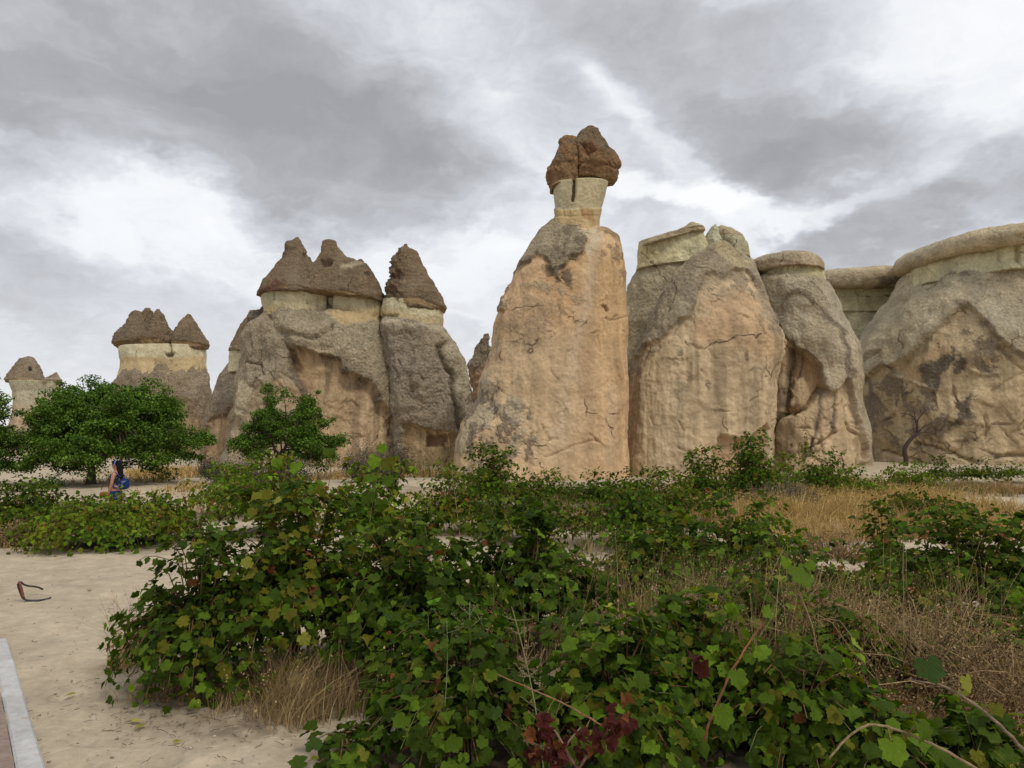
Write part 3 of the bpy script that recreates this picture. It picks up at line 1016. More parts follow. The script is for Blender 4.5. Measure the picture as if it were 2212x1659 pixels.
CC.stroke(c2((1230, 700), (1240, 900), (1230, 1100)), 16, None, 0.25, 0.4)
CC.region(c2((1190, 1225), (1300, 1255), (1420, 1270), (1600, 1300), (1620, 1550), (1150, 1550), (1180, 1320)), (0.40, 0.30, 0.19), 0.55, 6, 0.35, 0.4, streak=0.35, flake=0.25)
CC.region(c2((1340, 1290), (1460, 1290), (1470, 1370), (1350, 1370)), (0.26, 0.18, 0.12), 0.6, 10, 0.4, 0.4)
k = fbm(CC.V0, 1.3, 3, 0.5, 77, (1, 1, 0.8))
CC.disp -= 0.12 * np.exp(-(k / 0.05) ** 2) * sstep(-0.2, 0.4, fbm(CC.V0, 0.3, 2, 0.5, 78))
rock_obj('rock_body', [AB, CC], clu)
kb = Rock(c2((365, 548), (330, 570), (298, 585), (285, 610), (290, 630), (310, 640)), c2((382, 545), (400, 565), (412, 585), (420, 605), (420, 625), (410, 640)), D2 + 0.2, 0.8, 2.2, (0.19, 0.165, 0.145), 62, 1.8, 1, 0, big=0.15, fine=0.22, flake=0.35)
rock_obj('rock_crag', [kb], clu)

# ---- small one tucked behind the cluster on its left -----------------------------
D3 = 61.0
sm = thing('fairy_chimney', 'slim chimney with one grey cap, half hidden behind the left flank of the triple chimney', 'rock', base_of((490, 995), D3))
cp = Rock(c2((300, 560), (280, 600), (245, 650), (215, 710), (180, 780), (174, 808), (190, 812)), c2((330, 560), (380, 600), (420, 650), (450, 710), (480, 770), (490, 810), (470, 812)), D3, 0.8, 2.2, CAPB, 63, 2, 1, 0, big=0.12, fine=0.07, strata=0.1)
rock_obj('rock_cap', [cp], sm)
cn = Rock(c2((185, 780), (181, 830), (180, 880), (170, 930)), c2((470, 780), (460, 830), (460, 880), (470, 930)), D3, 0.8, 2.4, (0.44, 0.41, 0.3), 64, 2, 0.4, 1, big=0.08, fine=0.05)
rock_obj('rock_neck', [cn], sm)
cbd = Rock(c2((178, 880), (150, 905), (110, 960), (85, 1020), (60, 1100), (40, 1180), (20, 1260), (8, 1340), (0, 1420), (-10, 1530)), c2((440, 880), (470, 930), (490, 980), (500, 1050), (500, 1100), (500, 1180), (500, 1260), (500, 1340), (500, 1420), (500, 1530)), D3, 0.6, 2.4, (0.25, 0.21, 0.165), 65, 2.2, 1, 1, big=0.3, fine=0.09, flake=0.1)
cbd.region(c2((60, 1180), (110, 1170), (170, 1150), (230, 1160), (260, 1550), (-30, 1550), (20, 1300)), (0.43, 0.315, 0.205), 0.25, 8, 0.4, 0.4, rim=(0.2, 0.13, 0.09), rimw=10, streak=0.4)
rock_obj('rock_body', [cbd], sm)

# ---- pair on the far left --------------------------------------------------------
D4 = 76.0
pr = thing('fairy_chimney', 'distant squat chimney carrying two brown caps, the wider one three-pronged', 'rock', base_of((350, 990), D4))
a1 = Rock(c1((1035, 232), (1005, 250), (990, 300), (940, 365), (895, 420), (876, 480), (880, 500), (915, 530), (942, 558), (960, 560)),
          c1((1065, 235), (1080, 262), (1110, 300), (1190, 370), (1260, 420), (1290, 460), (1290, 490), (1280, 510), (1250, 530), (1200, 540)), D4, 0.75, 2.2, CAPB, 70, 1.8, 1, 0, big=0.22, fine=0.14, strata=0.16, flake=0.15)
a2 = Rock(c1((1125, 218), (1105, 245), (1085, 280), (1050, 340), (1000, 420), (980, 490), (1000, 520)), c1((1150, 216), (1172, 240), (1180, 280), (1220, 340), (1280, 420), (1300, 490), (1290, 515)), D4 + 0.5, 0.75, 2.2, CAPB, 71, 1.8, 1, 0, big=0.2, fine=0.16, strata=0.14, flake=0.12)
a3 = Rock(c1((1205, 222), (1185, 245), (1172, 280), (1150, 340), (1120, 400), (1100, 470), (1110, 510)), c1((1225, 222), (1255, 255), (1270, 300), (1300, 355), (1325, 400), (1338, 470), (1330, 512)), D4 - 0.3, 0.8, 2.2, CAPB, 72, 1.8, 1, 0, big=0.2, fine=0.14, strata=0.14, flake=0.12)
for b in (a1, a2, a3):
    b.region(c1((880, 480), (1000, 470), (1100, 430), (1200, 450), (1340, 500), (1330, 520), (1150, 500), (1000, 530), (940, 570)), (0.27, 0.185, 0.105), 0.2, 5, 0.2, 0.6, amount=0.8, patch=0.3)
rock_obj('rock_cap', [a1, a2, a3], pr, 'wide three-pronged cap')
a4 = Rock(c1((1440, 264), (1415, 290), (1380, 332), (1350, 375), (1330, 420), (1325, 470), (1330, 500), (1350, 505)), c1((1462, 268), (1480, 300), (1510, 345), (1545, 395), (1580, 450), (1603, 495), (1590, 530), (1560, 545)), D4 - 0.5, 0.85, 2.2, CAPB, 73, 1.8, 1, 0, big=0.16, fine=0.1, strata=0.16)
a4.region(c1((1330, 465), (1450, 470), (1540, 490), (1600, 510), (1580, 550), (1480, 510), (1330, 510)), (0.30, 0.2, 0.12), 0.1, 5, 0.1, 0.6, amount=0.8)
rock_obj('rock_cap', [a4], pr, 'smooth conical cap')
n4 = Rock(c1((948, 520), (948, 560), (952, 610), (955, 650), (945, 700), (925, 770)), c1((1560, 510), (1567, 550), (1565, 610), (1565, 650), (1575, 700), (1590, 760)), D4, 0.7, 2.4, CREAM, 74, 2, 0.4, 1, big=0.15, fine=0.06, flake=0.08)
n4.region(c1((900, 600), (1600, 590), (1620, 780), (880, 780)), YELLOW, 0, 10, 0.2, 0.3, amount=0.8, streak=0.15)
n4.region(c1((1270, 570), (1300, 560), (1340, 558), (1320, 590), (1285, 592)), (0.2, 0.17, 0.12), 0.5, 6, 0.1)
n4.stroke(c1((1310, 500), (1315, 560)), 3, None, 0.5, 0.05)
rock_obj('rock_neck', [n4], pr)
b4 = Rock(c1((1080, 625), (1000, 680), (930, 745), (900, 790), (870, 850), (855, 920), (850, 1000), (840, 1150), (820, 1300), (800, 1420), (780, 1500)), c1((1480, 610), (1555, 660), (1585, 720), (1602, 790), (1604, 850), (1602, 920), (1590, 1000), (1565, 1130), (1545, 1280), (1535, 1400), (1530, 1500)), D4 - 0.4, 0.66, 2.3, (0.27, 0.222, 0.17), 75, 2.2, 1, 1, big=0.4, fine=0.1, flake=0.1)
b4.region(c1((1060, 930), (1150, 900), (1300, 960), (1420, 940), (1540, 1000), (1560, 1500), (780, 1500), (900, 1000)), (0.36, 0.26, 0.175), 0.15, 24, 0.7, 0.5, streak=0.35, amount=0.85)
b4.region(c1((1300, 640), (1440, 640), (1400, 700), (1280, 720)), MANTLE_L, 0, 14, 0.6, 0.6, patch=0.5)
rock_obj('rock_body', [b4], pr)

# ---- farthest one on the left ------------------------------------------------------
D5 = 92.0
fl = thing('fairy_chimney', 'farthest chimney, a pale column under a lopsided cap with a small horn beside it', 'rock', base_of((75, 990), D5))
f1 = Rock(c1((205, 592), (160, 605), (135, 640), (100, 695), (75, 740), (60, 768), (68, 785), (90, 792)), c1((238, 588), (258, 605), (285, 650), (308, 700), (325, 740), (345, 765), (345, 785), (320, 790)), D5, 0.8, 2.2, (0.24, 0.195, 0.155), 80, 1.7, 1, 0, big=0.2, fine=0.12, strata=0.14)
f1.region(c1((222, 670), (242, 668), (244, 690), (222, 690)), DARK, 0.6, 5, 0.05)
f1.region(c1((60, 755), (200, 750), (345, 765), (345, 800), (60, 800)), (0.36, 0.27, 0.17), 0.05, 6, 0.2, 0.6)
f2 = Rock(c1((425, 705), (400, 725), (375, 745), (335, 765), (325, 785), (340, 795)), c1((436, 708), (450, 735), (468, 762), (470, 770), (450, 790), (430, 797)), D5, 0.8, 2.2, (0.28, 0.235, 0.18), 81, 1.7, 1, 0, big=0.1, fine=0.1)
rock_obj('rock_cap', [f1, f2], fl)
f3 = Rock(c1((95, 775), (102, 810), (118, 850), (130, 900), (125, 960), (110, 1020), (95, 1100), (70, 1200), (40, 1300), (-10, 1400), (-60, 1500)), c1((440, 780), (440, 810), (435, 850), (432, 900), (430, 960), (432, 1020), (440, 1100), (460, 1200), (490, 1300), (540, 1400), (600, 1500)), D5, 0.8, 2.4, (0.45, 0.415, 0.31), 82, 2, 0.4, 1, big=0.25, fine=0.08)
f3.region(c1((60, 960), (470, 940), (640, 1520), (-100, 1520)), (0.42, 0.34, 0.25), 0, 30, 0.5, 0.4, streak=0.2)
f3.stroke(c1((345, 800), (350, 900), (345, 1000)), 8, None, 0.5, 0.1)
rock_obj('rock_body', [f3], fl)

# ---- big cliff B: rear-left flank + front buttress ---------------------------------
D6 = 41.0
cb_ = thing('rock_cliff', 'broad cone-shaped cliff beside the tallest chimney with a smooth tan face and broken pale rim', 'rock', base_of((1500, 1025), D6))
B0 = Rock(c4((222, 300), (212, 335), (188, 372), (145, 440), (135, 520), (120, 620), (110, 760), (100, 900), (90, 1100), (90, 1300), (90, 1500), (90, 1640)),
          c4((815, 270), (860, 340), (905, 420), (940, 500), (960, 600), (980, 700), (980, 800), (980, 900), (980, 1100), (980, 1300), (980, 1500), (980, 1640)), D6 + 3.0, 0.45, 2.4, (0.43, 0.385, 0.285), 90, 3.0, 0.7, 1, lift=0.8, big=0.3, fine=0.06)
B0.region(c4((200, 290), (520, 270), (640, 240), (500, 330), (260, 400), (150, 450)), (0.40, 0.37, 0.27), 0, 30, 0.5, 0.7, amount=0.8)
B1 = Rock(c4((655, 232), (612, 250), (545, 290), (470, 345), (405, 420), (345, 520), (300, 620), (262, 720), (225, 800), (190, 890), (165, 980), (158, 1060), (148, 1150), (138, 1280), (130, 1420), (122, 1560), (120, 1640)),
          c4((690, 232), (770, 278), (832, 330), (880, 395), (925, 480), (962, 565), (1000, 660), (1025, 730), (1042, 790), (1038, 850), (1018, 930), (1005, 1010), (1002, 1100), (998, 1190), (985, 1300), (975, 1440), (970, 1640)), D6, lambda a, z: (0.2 + a * 0.50) * sstep(z.max() + 2.0, z.max() - 5.0, z), 2.4, (0.36, 0.315, 0.24), 91, 2.2, 0.7, 2, lift=0.2, big=0.10, fine=0.07)
B1.region(c4((600, 240), (660, 205), (700, 300), (600, 400), (560, 480), (420, 620), (360, 600), (420, 440), (520, 320)), MANTLE_D, 0, 26, 0.7, 1.0, amount=0.6)
# smooth tan face under the mantle
face = c4((228, 812), (330, 772), (385, 708), (440, 668), (500, 640), (520, 590), (560, 505), (606, 412), (650, 400), (700, 420), (760, 380), (840, 390), (870, 430), (1100, 700), (1100, 1000), (1060, 1700), (60, 1700), (90, 1000), (190, 880))
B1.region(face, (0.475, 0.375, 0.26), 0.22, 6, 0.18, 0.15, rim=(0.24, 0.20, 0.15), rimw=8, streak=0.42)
B1.flakes(0.09, B1.mask(face, 6, 0.3)[0], 0.4, 6)
B1.region(c4((560, 560), (700, 480), (860, 480), (960, 640), (1010, 800), (960, 900), (800, 860), (620, 800), (540, 700)), (0.48, 0.34, 0.22), 0, 50, 0.7, amount=0.8, streak=0.18)
B1.region(c4((645, 205), (700, 205), (790, 280), (850, 360), (800, 380), (690, 350), (650, 300)), (0.45, 0.385, 0.26), 0, 14, 0.4, 0.5, amount=0.9)
B1.region(c4((620, 400), (820, 380), (880, 440), (900, 540), (780, 520), (620, 560)), (0.33, 0.275, 0.205), 0, 26, 0.8, 0.8, patch=0.7, amount=0.7)
B1.region(c4((860, 360), (900, 400), (1020, 660), (1060, 800), (990, 700), (900, 500)), (0.30, 0.25, 0.195), 0, 22, 0.5, 0.8, amount=0.75)
B1.region(c4((420, 690), (500, 650), (520, 760), (490, 1100), (430, 1240), (410, 1180), (430, 900)), (0.26, 0.225, 0.165), 0.06, 24, 0.6, 0.7, patch=0.6, amount=0.75)
B1.region(c4((230, 800), (170, 960), (160, 1010), (230, 960), (330, 820), (400, 740), (360, 730)), (0.25, 0.205, 0.155), 0, 18, 0.6, 0.8, patch=0.8, amount=0.8)
B1.region(c4((150, 1000), (450, 900), (480, 1300), (470, 1640), (120, 1640)), (0.50, 0.415, 0.30), 0, 40, 0.6, amount=0.5, streak=0.2)
B1.region(c4((700, 1325), (830, 1340), (960, 1250), (980, 1300), (930, 1640), (640, 1640), (640, 1440)), (0.44, 0.31, 0.2), 0.35, 6, 0.25, streak=0.15)
B1.stroke(c4((705, 1322), (760, 1328), (835, 1338), (880, 1310), (950, 1272)), 4, (0.52, 0.43, 0.31), -0.14, 0.15, 0.5)
B1.stroke(c4((248, 1020), (255, 1100), (262, 1190), (300, 1238), (385, 1252)), 1.4, None, 0.12, 0.2, broken=1)
B1.stroke(c4((440, 1240), (470, 1290), (460, 1330)), 1.8, None, 0.18, 0.1)
B1.stroke(c4((780, 632), (815, 630), (845, 645)), 2.2, None, 0.2, 0.05)
B1.stroke(c4((570, 960), (600, 1000), (620, 1030)), 1.8, None, 0.15, 0.1)
B1.stroke(c4((620, 830), (640, 870), (660, 890)), 1.8, None, 0.15, 0.1)
B1.stroke(c4((850, 1130), (900, 1105)), 1.8, None, 0.15, 0.1)
B1.cracks(face, 75, rr, 38, 0.14, 1.5, 0.5)
for X in (300, 430, 560, 640, 740, 820, 900):
    B1.stroke(c4((X, 760), (X - 10, 1000), (X - 16, 1400)), 16, None, rr.uniform(-0.05, 0.06), 0.4)
rock_obj('rock_body', [B0, B1], cb_)
# rim layers of the cliff
n6 = Rock(c4((216, 215), (212, 250), (216, 290), (214, 330), (205, 370)), c4((580, 135), (575, 170), (600, 215), (640, 260), (680, 320)), D6 + 2.4, lambda a, z: a * 0 + 1.25, 2.8, CREAM_G, 92, 2.0, 0.4, 1, lift=0.9, big=0.14, fine=0.06, flake=0.18)
for X in (270, 295, 345, 385, 430, 470, 505):
    n6.stroke(c4((X, 180), (X + rr.uniform(-8, 8), 250), (X + rr.uniform(-14, 14), 310)), 2.2, None, 0.22, 0.1, broken=1)
n6.region(c4((215, 215), (400, 190), (560, 140), (560, 165), (400, 215), (300, 235), (215, 250)), (0.33, 0.30, 0.19), 0, 8, 0.3, 0.5, amount=0.6)
n6b = Rock(c4((628, 140), (606, 160), (590, 175), (580, 215), (570, 270)), c4((640, 135), (665, 165), (668, 205), (690, 260), (700, 300)), D6 + 2.4, lambda a, z: 0.4 + a * 1.2, 2.4, (0.46, 0.45, 0.33), 93, 2.0, 0.3, 0, lift=0.8, big=0.12, fine=0.08, flake=0.15)
n6c = Rock(c4((655, 190), (655, 215), (660, 250), (670, 300)), c4((800, 205), (812, 235), (822, 265), (825, 310)), D6 + 2.2, lambda a, z: 0.4 + a * 1.0, 2.6, (0.40, 0.37, 0.26), 94, 2.0, 0.4, 1, lift=0.9, big=0.1, fine=0.06, flake=0.12)
rock_obj('rim_layer', [n6], cb_, 'greenish cream layer under the tilted capstone')
rock_obj('rim_layer', [n6b], cb_, 'jagged pale tooth in the gap of the rim')
rock_obj('rim_layer', [n6c], cb_)
q1 = Rock(c4((505, 118), (420, 158), (330, 182), (252, 200), (225, 222), (216, 236), (222, 244), (240, 244)), c4((515, 118), (560, 128), (575, 133), (580, 138), (582, 144), (580, 150), (572, 154), (560, 158)), D6 + 2.3, lambda a, z: 0.3 + 0 * a + 1.25 * sstep(0, 1.2, a), 2.6, (0.44, 0.365, 0.255), 95, 2.4, 0.6, 1, lift=0.9, big=0.08, fine=0.05, strata=0.06)
rock_obj('capstone', [q1], cb_, 'long tilted capstone slab')
q2 = Rock(c4((672, 142), (655, 148), (650, 165), (650, 185), (654, 200), (665, 203)), c4((700, 141), (745, 152), (785, 180), (802, 205), (802, 214), (790, 212)), D6 + 2.1, 1.1, 2.6, (0.42, 0.35, 0.25), 96, 2.4, 0.6, 1, lift=0.9, big=0.08, fine=0.05, strata=0.05)
rock_obj('capstone', [q2], cb_, 'short rounded capstone right of the gap')

# ---- cliff C ---------------------------------------------------------------------------
D7 = 45.0
cc_ = thing('rock_cliff', 'rounded grey cliff under a smooth dome-like rim, with a hollowed brown scar in its flank', 'rock', base_of((1780, 1015), D7))
C1 = Rock(c4((880, 440), (840, 470), (830, 560), (840, 680), (850, 780), (850, 880), (840, 1000), (840, 1150), (830, 1300), (820, 1480), (800, 1640)),
          c4((1225, 505), (1250, 545), (1300, 620), (1345, 705), (1380, 790), (1412, 870), (1426, 980), (1435, 1130), (1462, 1270), (1476, 1400), (1468, 1540)), D7, lambda a, z: 2.9 + (a - a.min()) * 0.45, 2.3, (0.41, 0.36, 0.28), 100, 2.2, 0.7, 2, big=0.4, fine=0.05)
C1.region(c4((860, 430), (1240, 440), (1260, 540), (1100, 520), (1000, 540), (880, 520)), (0.40, 0.355, 0.27), 0, 20, 0.5, 0.8, amount=0.8)
C1.region(c4((1020, 560), (1050, 520), (1090, 502), (1150, 510), (1210, 540), (1245, 575), (1200, 562), (1150, 545), (1090, 528), (1050, 545)), MANTLE_D, -0.1, 6, 0.25, 1.0, amount=0.9)
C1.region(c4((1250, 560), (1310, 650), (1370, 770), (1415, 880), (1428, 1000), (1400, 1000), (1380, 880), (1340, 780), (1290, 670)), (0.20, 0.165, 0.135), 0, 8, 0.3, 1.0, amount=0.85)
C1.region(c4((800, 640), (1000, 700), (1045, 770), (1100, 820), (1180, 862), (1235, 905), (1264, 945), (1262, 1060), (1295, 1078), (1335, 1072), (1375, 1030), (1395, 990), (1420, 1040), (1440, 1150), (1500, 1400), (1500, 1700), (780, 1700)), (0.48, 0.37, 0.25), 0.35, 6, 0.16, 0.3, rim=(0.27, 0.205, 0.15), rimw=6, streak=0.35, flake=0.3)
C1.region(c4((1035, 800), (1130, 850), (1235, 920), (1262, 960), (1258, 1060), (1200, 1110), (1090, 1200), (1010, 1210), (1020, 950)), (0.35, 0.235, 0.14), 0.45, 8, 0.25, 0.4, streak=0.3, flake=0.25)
C1.region(c4((1030, 1040), (1090, 1000), (1180, 1010), (1200, 1080), (1130, 1140), (1040, 1180)), (0.42, 0.325, 0.22), -0.3, 16, 0.4, 0.4, amount=0.8)
for pts, w in ((((1060, 830), (1040, 980), (1010, 1150)), 16), (((1150, 870), (1130, 950), (1115, 990)), 9), (((1255, 1080), (1240, 1200), (1200, 1330), (1180, 1440)), 10), (((1335, 1090), (1315, 1200), (1290, 1290)), 7)):
    C1.stroke(c4(*pts), w * 0.6, (0.13, 0.105, 0.085), 0.10, 0.3, 0.8, rough=0.8)
C1.stroke(c4((1010, 1210), (1080, 1200), (1180, 1130), (1255, 1060)), 4, None, 0.35, 0.2)
C1.stroke(c4((1170, 1400), (1240, 1370), (1300, 1310), (1330, 1300)), 3, None, 0.35, 0.2)
C1.stroke(c4((1150, 1405), (1210, 1425), (1240, 1415), (1270, 1370)), 2.2, None, 0.25, 0.1)
C1.stroke(c4((905, 1400), (930, 1330), (970, 1250), (1010, 1205)), 5, (0.2, 0.15, 0.11), 0.35, 0.2, 0.6)
C1.cracks(c4((1020, 1200), (1440, 1150), (1470, 1460), (950, 1480)), 40, rr, 46, 0.22, 1.8, 0.6)
rock_obj('rock_body', [C1], cc_)
n7 = Rock(c4((840, 380), (845, 400), (850, 430), (850, 470), (845, 520)), c4((1205, 400), (1222, 430), (1228, 470), (1230, 520), (1250, 560)), D7 + 0.2, lambda a, z: 0 * a + 2.8, 2.2, CREAM_G, 101, 2.0, 0.5, 1, big=0.12, fine=0.06, flake=0.16)
for X in (930, 960, 1000, 1050, 1090, 1130, 1165, 1200):
    n7.stroke(c4((X, 330), (X + rr.uniform(-6, 6), 400), (X + rr.uniform(-10, 10), 440)), 1.8, None, 0.16, 0.1, broken=1)
n7.region(c4((850, 435), (1240, 440), (1240, 480), (850, 470)), (0.38, 0.33, 0.22), 0, 8, 0.3, 0.5, amount=0.7)
rock_obj('rim_layer', [n7], cc_)
q7 = Rock(c4((930, 322), (870, 334), (830, 350), (808, 375), (803, 400), (812, 425), (850, 430)), c4((1080, 322), (1140, 336), (1185, 358), (1212, 385), (1224, 410), (1222, 428), (1205, 425)), D7 + 0.2, lambda a, z: 0.2 + 2.95 * sstep(0.0, 2.2, a), 2.2, (0.42, 0.355, 0.265), 102, 2.2, 0.6, 2, big=0.1, fine=0.04)
q7.region(c4((820, 340), (1000, 330), (1100, 340), (1180, 370), (1225, 410), (1225, 430), (1180, 392), (1090, 356), (1000, 348), (860, 358)), (0.22, 0.13, 0.08), 0, 4, 0.08, 0.5, amount=0.6)
rock_obj('capstone', [q7], cc_)

# ---- recessed wall E -----------------------------------------------------------------------
D8 = 57.0
ce_ = thing('rock_wall', 'recessed cream wall with a long flat rounded rim between two grey cliffs', 'rock', base_of((1850, 1000), D8))
E1 = Rock(c4((1080, 540), (1130, 640), (1120, 800), (1100, 1000), (1100, 1300), (1100, 1560)), c4((1880, 540), (1890, 640), (1900, 800), (1900, 1000), (1900, 1300), (1900, 1560)), D8, 0.35, 2.8, (0.46, 0.42, 0.305), 110, 2.9, 0.6, 1, lift=1.0, big=0.3, fine=0.06)
E1.stroke(c5((120, 600), (200, 700), (280, 830), (320, 1000)), 20, None, 1.3, 0.3)
E1.stroke(c5((560, 600), (470, 700), (380, 800), (320, 1000)), 26, None, -0.5, 0.3)
E1.region(c5((430, 575), (455, 575), (470, 640), (450, 660), (430, 620)), DARK, 0.2, 5, 0.2, 1, amount=0.8)
rock_obj('rock_body', [E1], ce_)
n8 = Rock(c4((1090, 460), (1090, 500), (1090, 560), (1080, 620)), c4((1870, 460), (1870, 500), (1870, 560), (1880, 620)), D8 - 0.3, 0.33, 2.8, CREAM_G, 111, 2.2, 0.5, 1, lift=1.0, big=0.2, fine=0.05, flake=0.1)
n8.region(c5((110, 510), (200, 515), (210, 550), (130, 555)), (0.24, 0.21, 0.12), 0.5, 12, 0.3, 0.5, amount=0.8)
n8.region(c5((490, 540), (560, 530), (560, 560), (500, 570)), (0.24, 0.21, 0.12), 0.5, 12, 0.3, 0.5, amount=0.8)
rock_obj('rim_layer', [n8], ce_)
q8 = Rock(c4((1120, 384), (1080, 392), (1060, 412), (1055, 450), (1070, 482), (1100, 490)), c4((1840, 366), (1880, 374), (1900, 395), (1905, 440), (1890, 485), (1860, 495)), D8 - 0.6, lambda a, z: 0 * a + 3.0 * np.sin(np.linspace(0.9, 2.4, len(a))), 3.0, (0.42, 0.36, 0.27), 112, 2.4, 0.6, 2, lift=1.0, big=0.15, fine=0.05)
q8.region(c5((430, 450), (540, 440), (620, 400), (640, 470), (560, 500), (440, 495)), (0.16, 0.13, 0.10), 0.1, 14, 0.4, 1, patch=0.8, amount=0.8)
rock_obj('capstone', [q8], ce_)

# ---- cliff D at the right ---------------------------------------------------------------------
D9 = 49.0
cd_ = thing('rock_cliff', 'wide cliff with an overhanging pale brim and a dark-stained triangular scar behind the bare tree', 'rock', base_of((2080, 1005), D9))
ext = 700
Dd = Rock(c5((655, 400), (630, 450), (560, 530), (485, 635), (425, 718), (375, 790), (345, 870), (332, 950), (336, 1010), (330, 1100), (342, 1200), (350, 1300), (360, 1400), (364, 1480), (360, 1600)),
          c5((1677, 380), (1702, 440), (1752, 530), (1792, 635), (1812, 718), (1827, 790), (1837, 870), (1847, 950), (1852, 1010), (1857, 1100), (1862, 1200), (1867, 1300), (1872, 1400), (1877, 1480), (1877, 1600)), D9 + 1.5, lambda a, z: a[0] * 0.93 + (a - a.min()) * 0.45, 2.3, (0.41, 0.36, 0.27), 120, 2.3, 0.7, 2, big=0.5, fine=0.05)
Dd.region(c5((640, 430), (900, 330), (1300, 320), (1600, 340), (1600, 400), (1260, 420), (1000, 400), (800, 440), (640, 500)), (0.41, 0.365, 0.26), 0, 26, 0.5, 0.8, amount=0.8)
Dd.region(c5((690, 470), (760, 430), (850, 402), (980, 420), (940, 432), (850, 415), (760, 445), (700, 490)), MANTLE_D, 0, 6, 0.3, 1, amount=0.75)
tri = c5((940, 580), (830, 660), (720, 750), (600, 862), (480, 942), (450, 936), (400, 962), (330, 1010), (250, 1010), (250, 1700), (2200, 1700), (2200, 900), (1500, 950), (1255, 882), (1180, 830), (1110, 770), (1060, 700), (990, 630))
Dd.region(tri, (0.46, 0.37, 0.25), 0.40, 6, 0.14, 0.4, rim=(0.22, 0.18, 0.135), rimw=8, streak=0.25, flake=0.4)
Dd.region(c5((500, 960), (620, 870), (760, 790), (860, 840), (760, 960), (620, 1010)), (0.42, 0.30, 0.18), 0, 30, 0.5, amount=0.7)
Dd.region(c5((700, 880), (820, 860), (860, 800), (920, 860), (930, 1000), (980, 1100), (960, 1240), (800, 1300), (760, 1180), (720, 1040), (660, 960)), (0.11, 0.095, 0.08), 0.0, 26, 0.6, 1.0, patch=0.45, amount=0.9)
Dd.region(c5((880, 600), (990, 610), (1110, 760), (1180, 860), (1100, 960), (980, 960), (960, 800)), (0.21, 0.175, 0.14), 0, 26, 0.7, 0.9, patch=0.8, amount=0.8)
Dd.region(c5((350, 980), (480, 960), (560, 1030), (720, 1050), (800, 1200), (780, 1400), (460, 1400), (420, 1200)), (0.21, 0.175, 0.145), 0, 26, 0.8, 0.9, patch=0.7, amount=0.75)
Dd.region(c5((335, 1000), (400, 970), (430, 1050), (410, 1250), (370, 1440), (350, 1300)), (0.20, 0.165, 0.14), 0, 16, 0.6, 0.9, amount=0.75)
Dd.region(c5((1010, 1040), (1500, 1100), (1700, 1400), (1100, 1400), (960, 1250)), (0.45, 0.355, 0.235), 0, 40, 0.6, amount=0.6)
Dd.region(c5((900, 1350), (1020, 1360), (1040, 1400), (920, 1390)), (0.17, 0.14, 0.115), 0, 8, 0.5, 0.9, patch=0.8)
Dd.region(c5((860, 1400), (1000, 1410), (1020, 1450), (900, 1440)), (0.17, 0.14, 0.115), 0, 8, 0.5, 0.9, patch=0.8)
Dd.stroke(c5((500, 990), (600, 1010), (680, 1040), (750, 1060)), 3, (0.5, 0.42, 0.3), -0.15, 0.15, 0.6)
Dd.stroke(c5((960, 940), (1050, 970), (1120, 960)), 3, (0.5, 0.42, 0.3), -0.15, 0.15, 0.6)
Dd.stroke(c5((1130, 830), (1200, 900), (1255, 940)), 4, None, 0.3, 0.2)
Dd.stroke(c5((420, 1415), (500, 1420), (580, 1440), (640, 1470)), 2.5, None, 0.35, 0.2)
Dd.stroke(c5((620, 1370), (700, 1380), (780, 1400), (900, 1440), (1000, 1465)), 3, None, 0.35, 0.2)
Dd.stroke(c5((1110, 1445), (1180, 1430), (1260, 1432), (1400, 1420)), 4, None, 0.5, 0.1)
Dd.stroke(c5((330, 900), (380, 860), (430, 840)), 4, None, 0.35, 0.2)
Dd.stroke(c5((1060, 1090), (1150, 1020), (1255, 960)), 2.5, None, 0.2, 0.2)
Dd.cracks(c5((420, 1050), (1300, 1000), (1400, 1470), (400, 1460)), 60, rr, 50, 0.24, 1.8, 0.7)
rock_obj('rock_body', [Dd], cd_)
n9 = Rock(c5((700, 330), (655, 365), (645, 400), (640, 440), (630, 490)), c5((1740, 290), (1765, 330), (1770, 370), (1780, 420), (1800, 480)), D9 + 1.0, lambda a, z: a * 0.93, 2.1, CREAM_G, 121, 2.2, 0.4, 1, big=0.2, fine=0.06, flake=0.12)
n9.stroke(c5((1215, 270), (1220, 330)), 5, None, 0.4, 0.1)
n9.cracks(c5((640, 300), (1250, 240), (1250, 340), (640, 430)), 22, rr, 30, 0.15, 1.6, 0.3)
rock_obj('rim_layer', [n9], cd_)
q9 = Rock(c5((800, 250), (700, 262), (650, 275), (622, 292), (606, 312), (603, 335), (612, 358), (632, 374), (660, 378), (700, 372)), c5((1600, 190), (1700, 205), (1750, 220), (1790, 240), (1810, 262), (1815, 285), (1805, 310), (1790, 328), (1760, 332), (1720, 328)), D9 + 0.8, lambda a, z: a * 0.98, 2.1, (0.46, 0.39, 0.28), 122, 2.4, 0.6, 2, big=0.22, fine=0.04)
q9.region(c5((1200, 180), (1300, 180), (1300, 215), (1210, 200)), (0.15, 0.12, 0.09), 0.1, 6, 0.3, 1, patch=1.0)
q9.cracks(c5((620, 200), (1250, 120), (1250, 230), (640, 340)), 14, rr, 30, 0.08, 1.6, 0.9)
rock_obj('capstone', [q9], cd_)

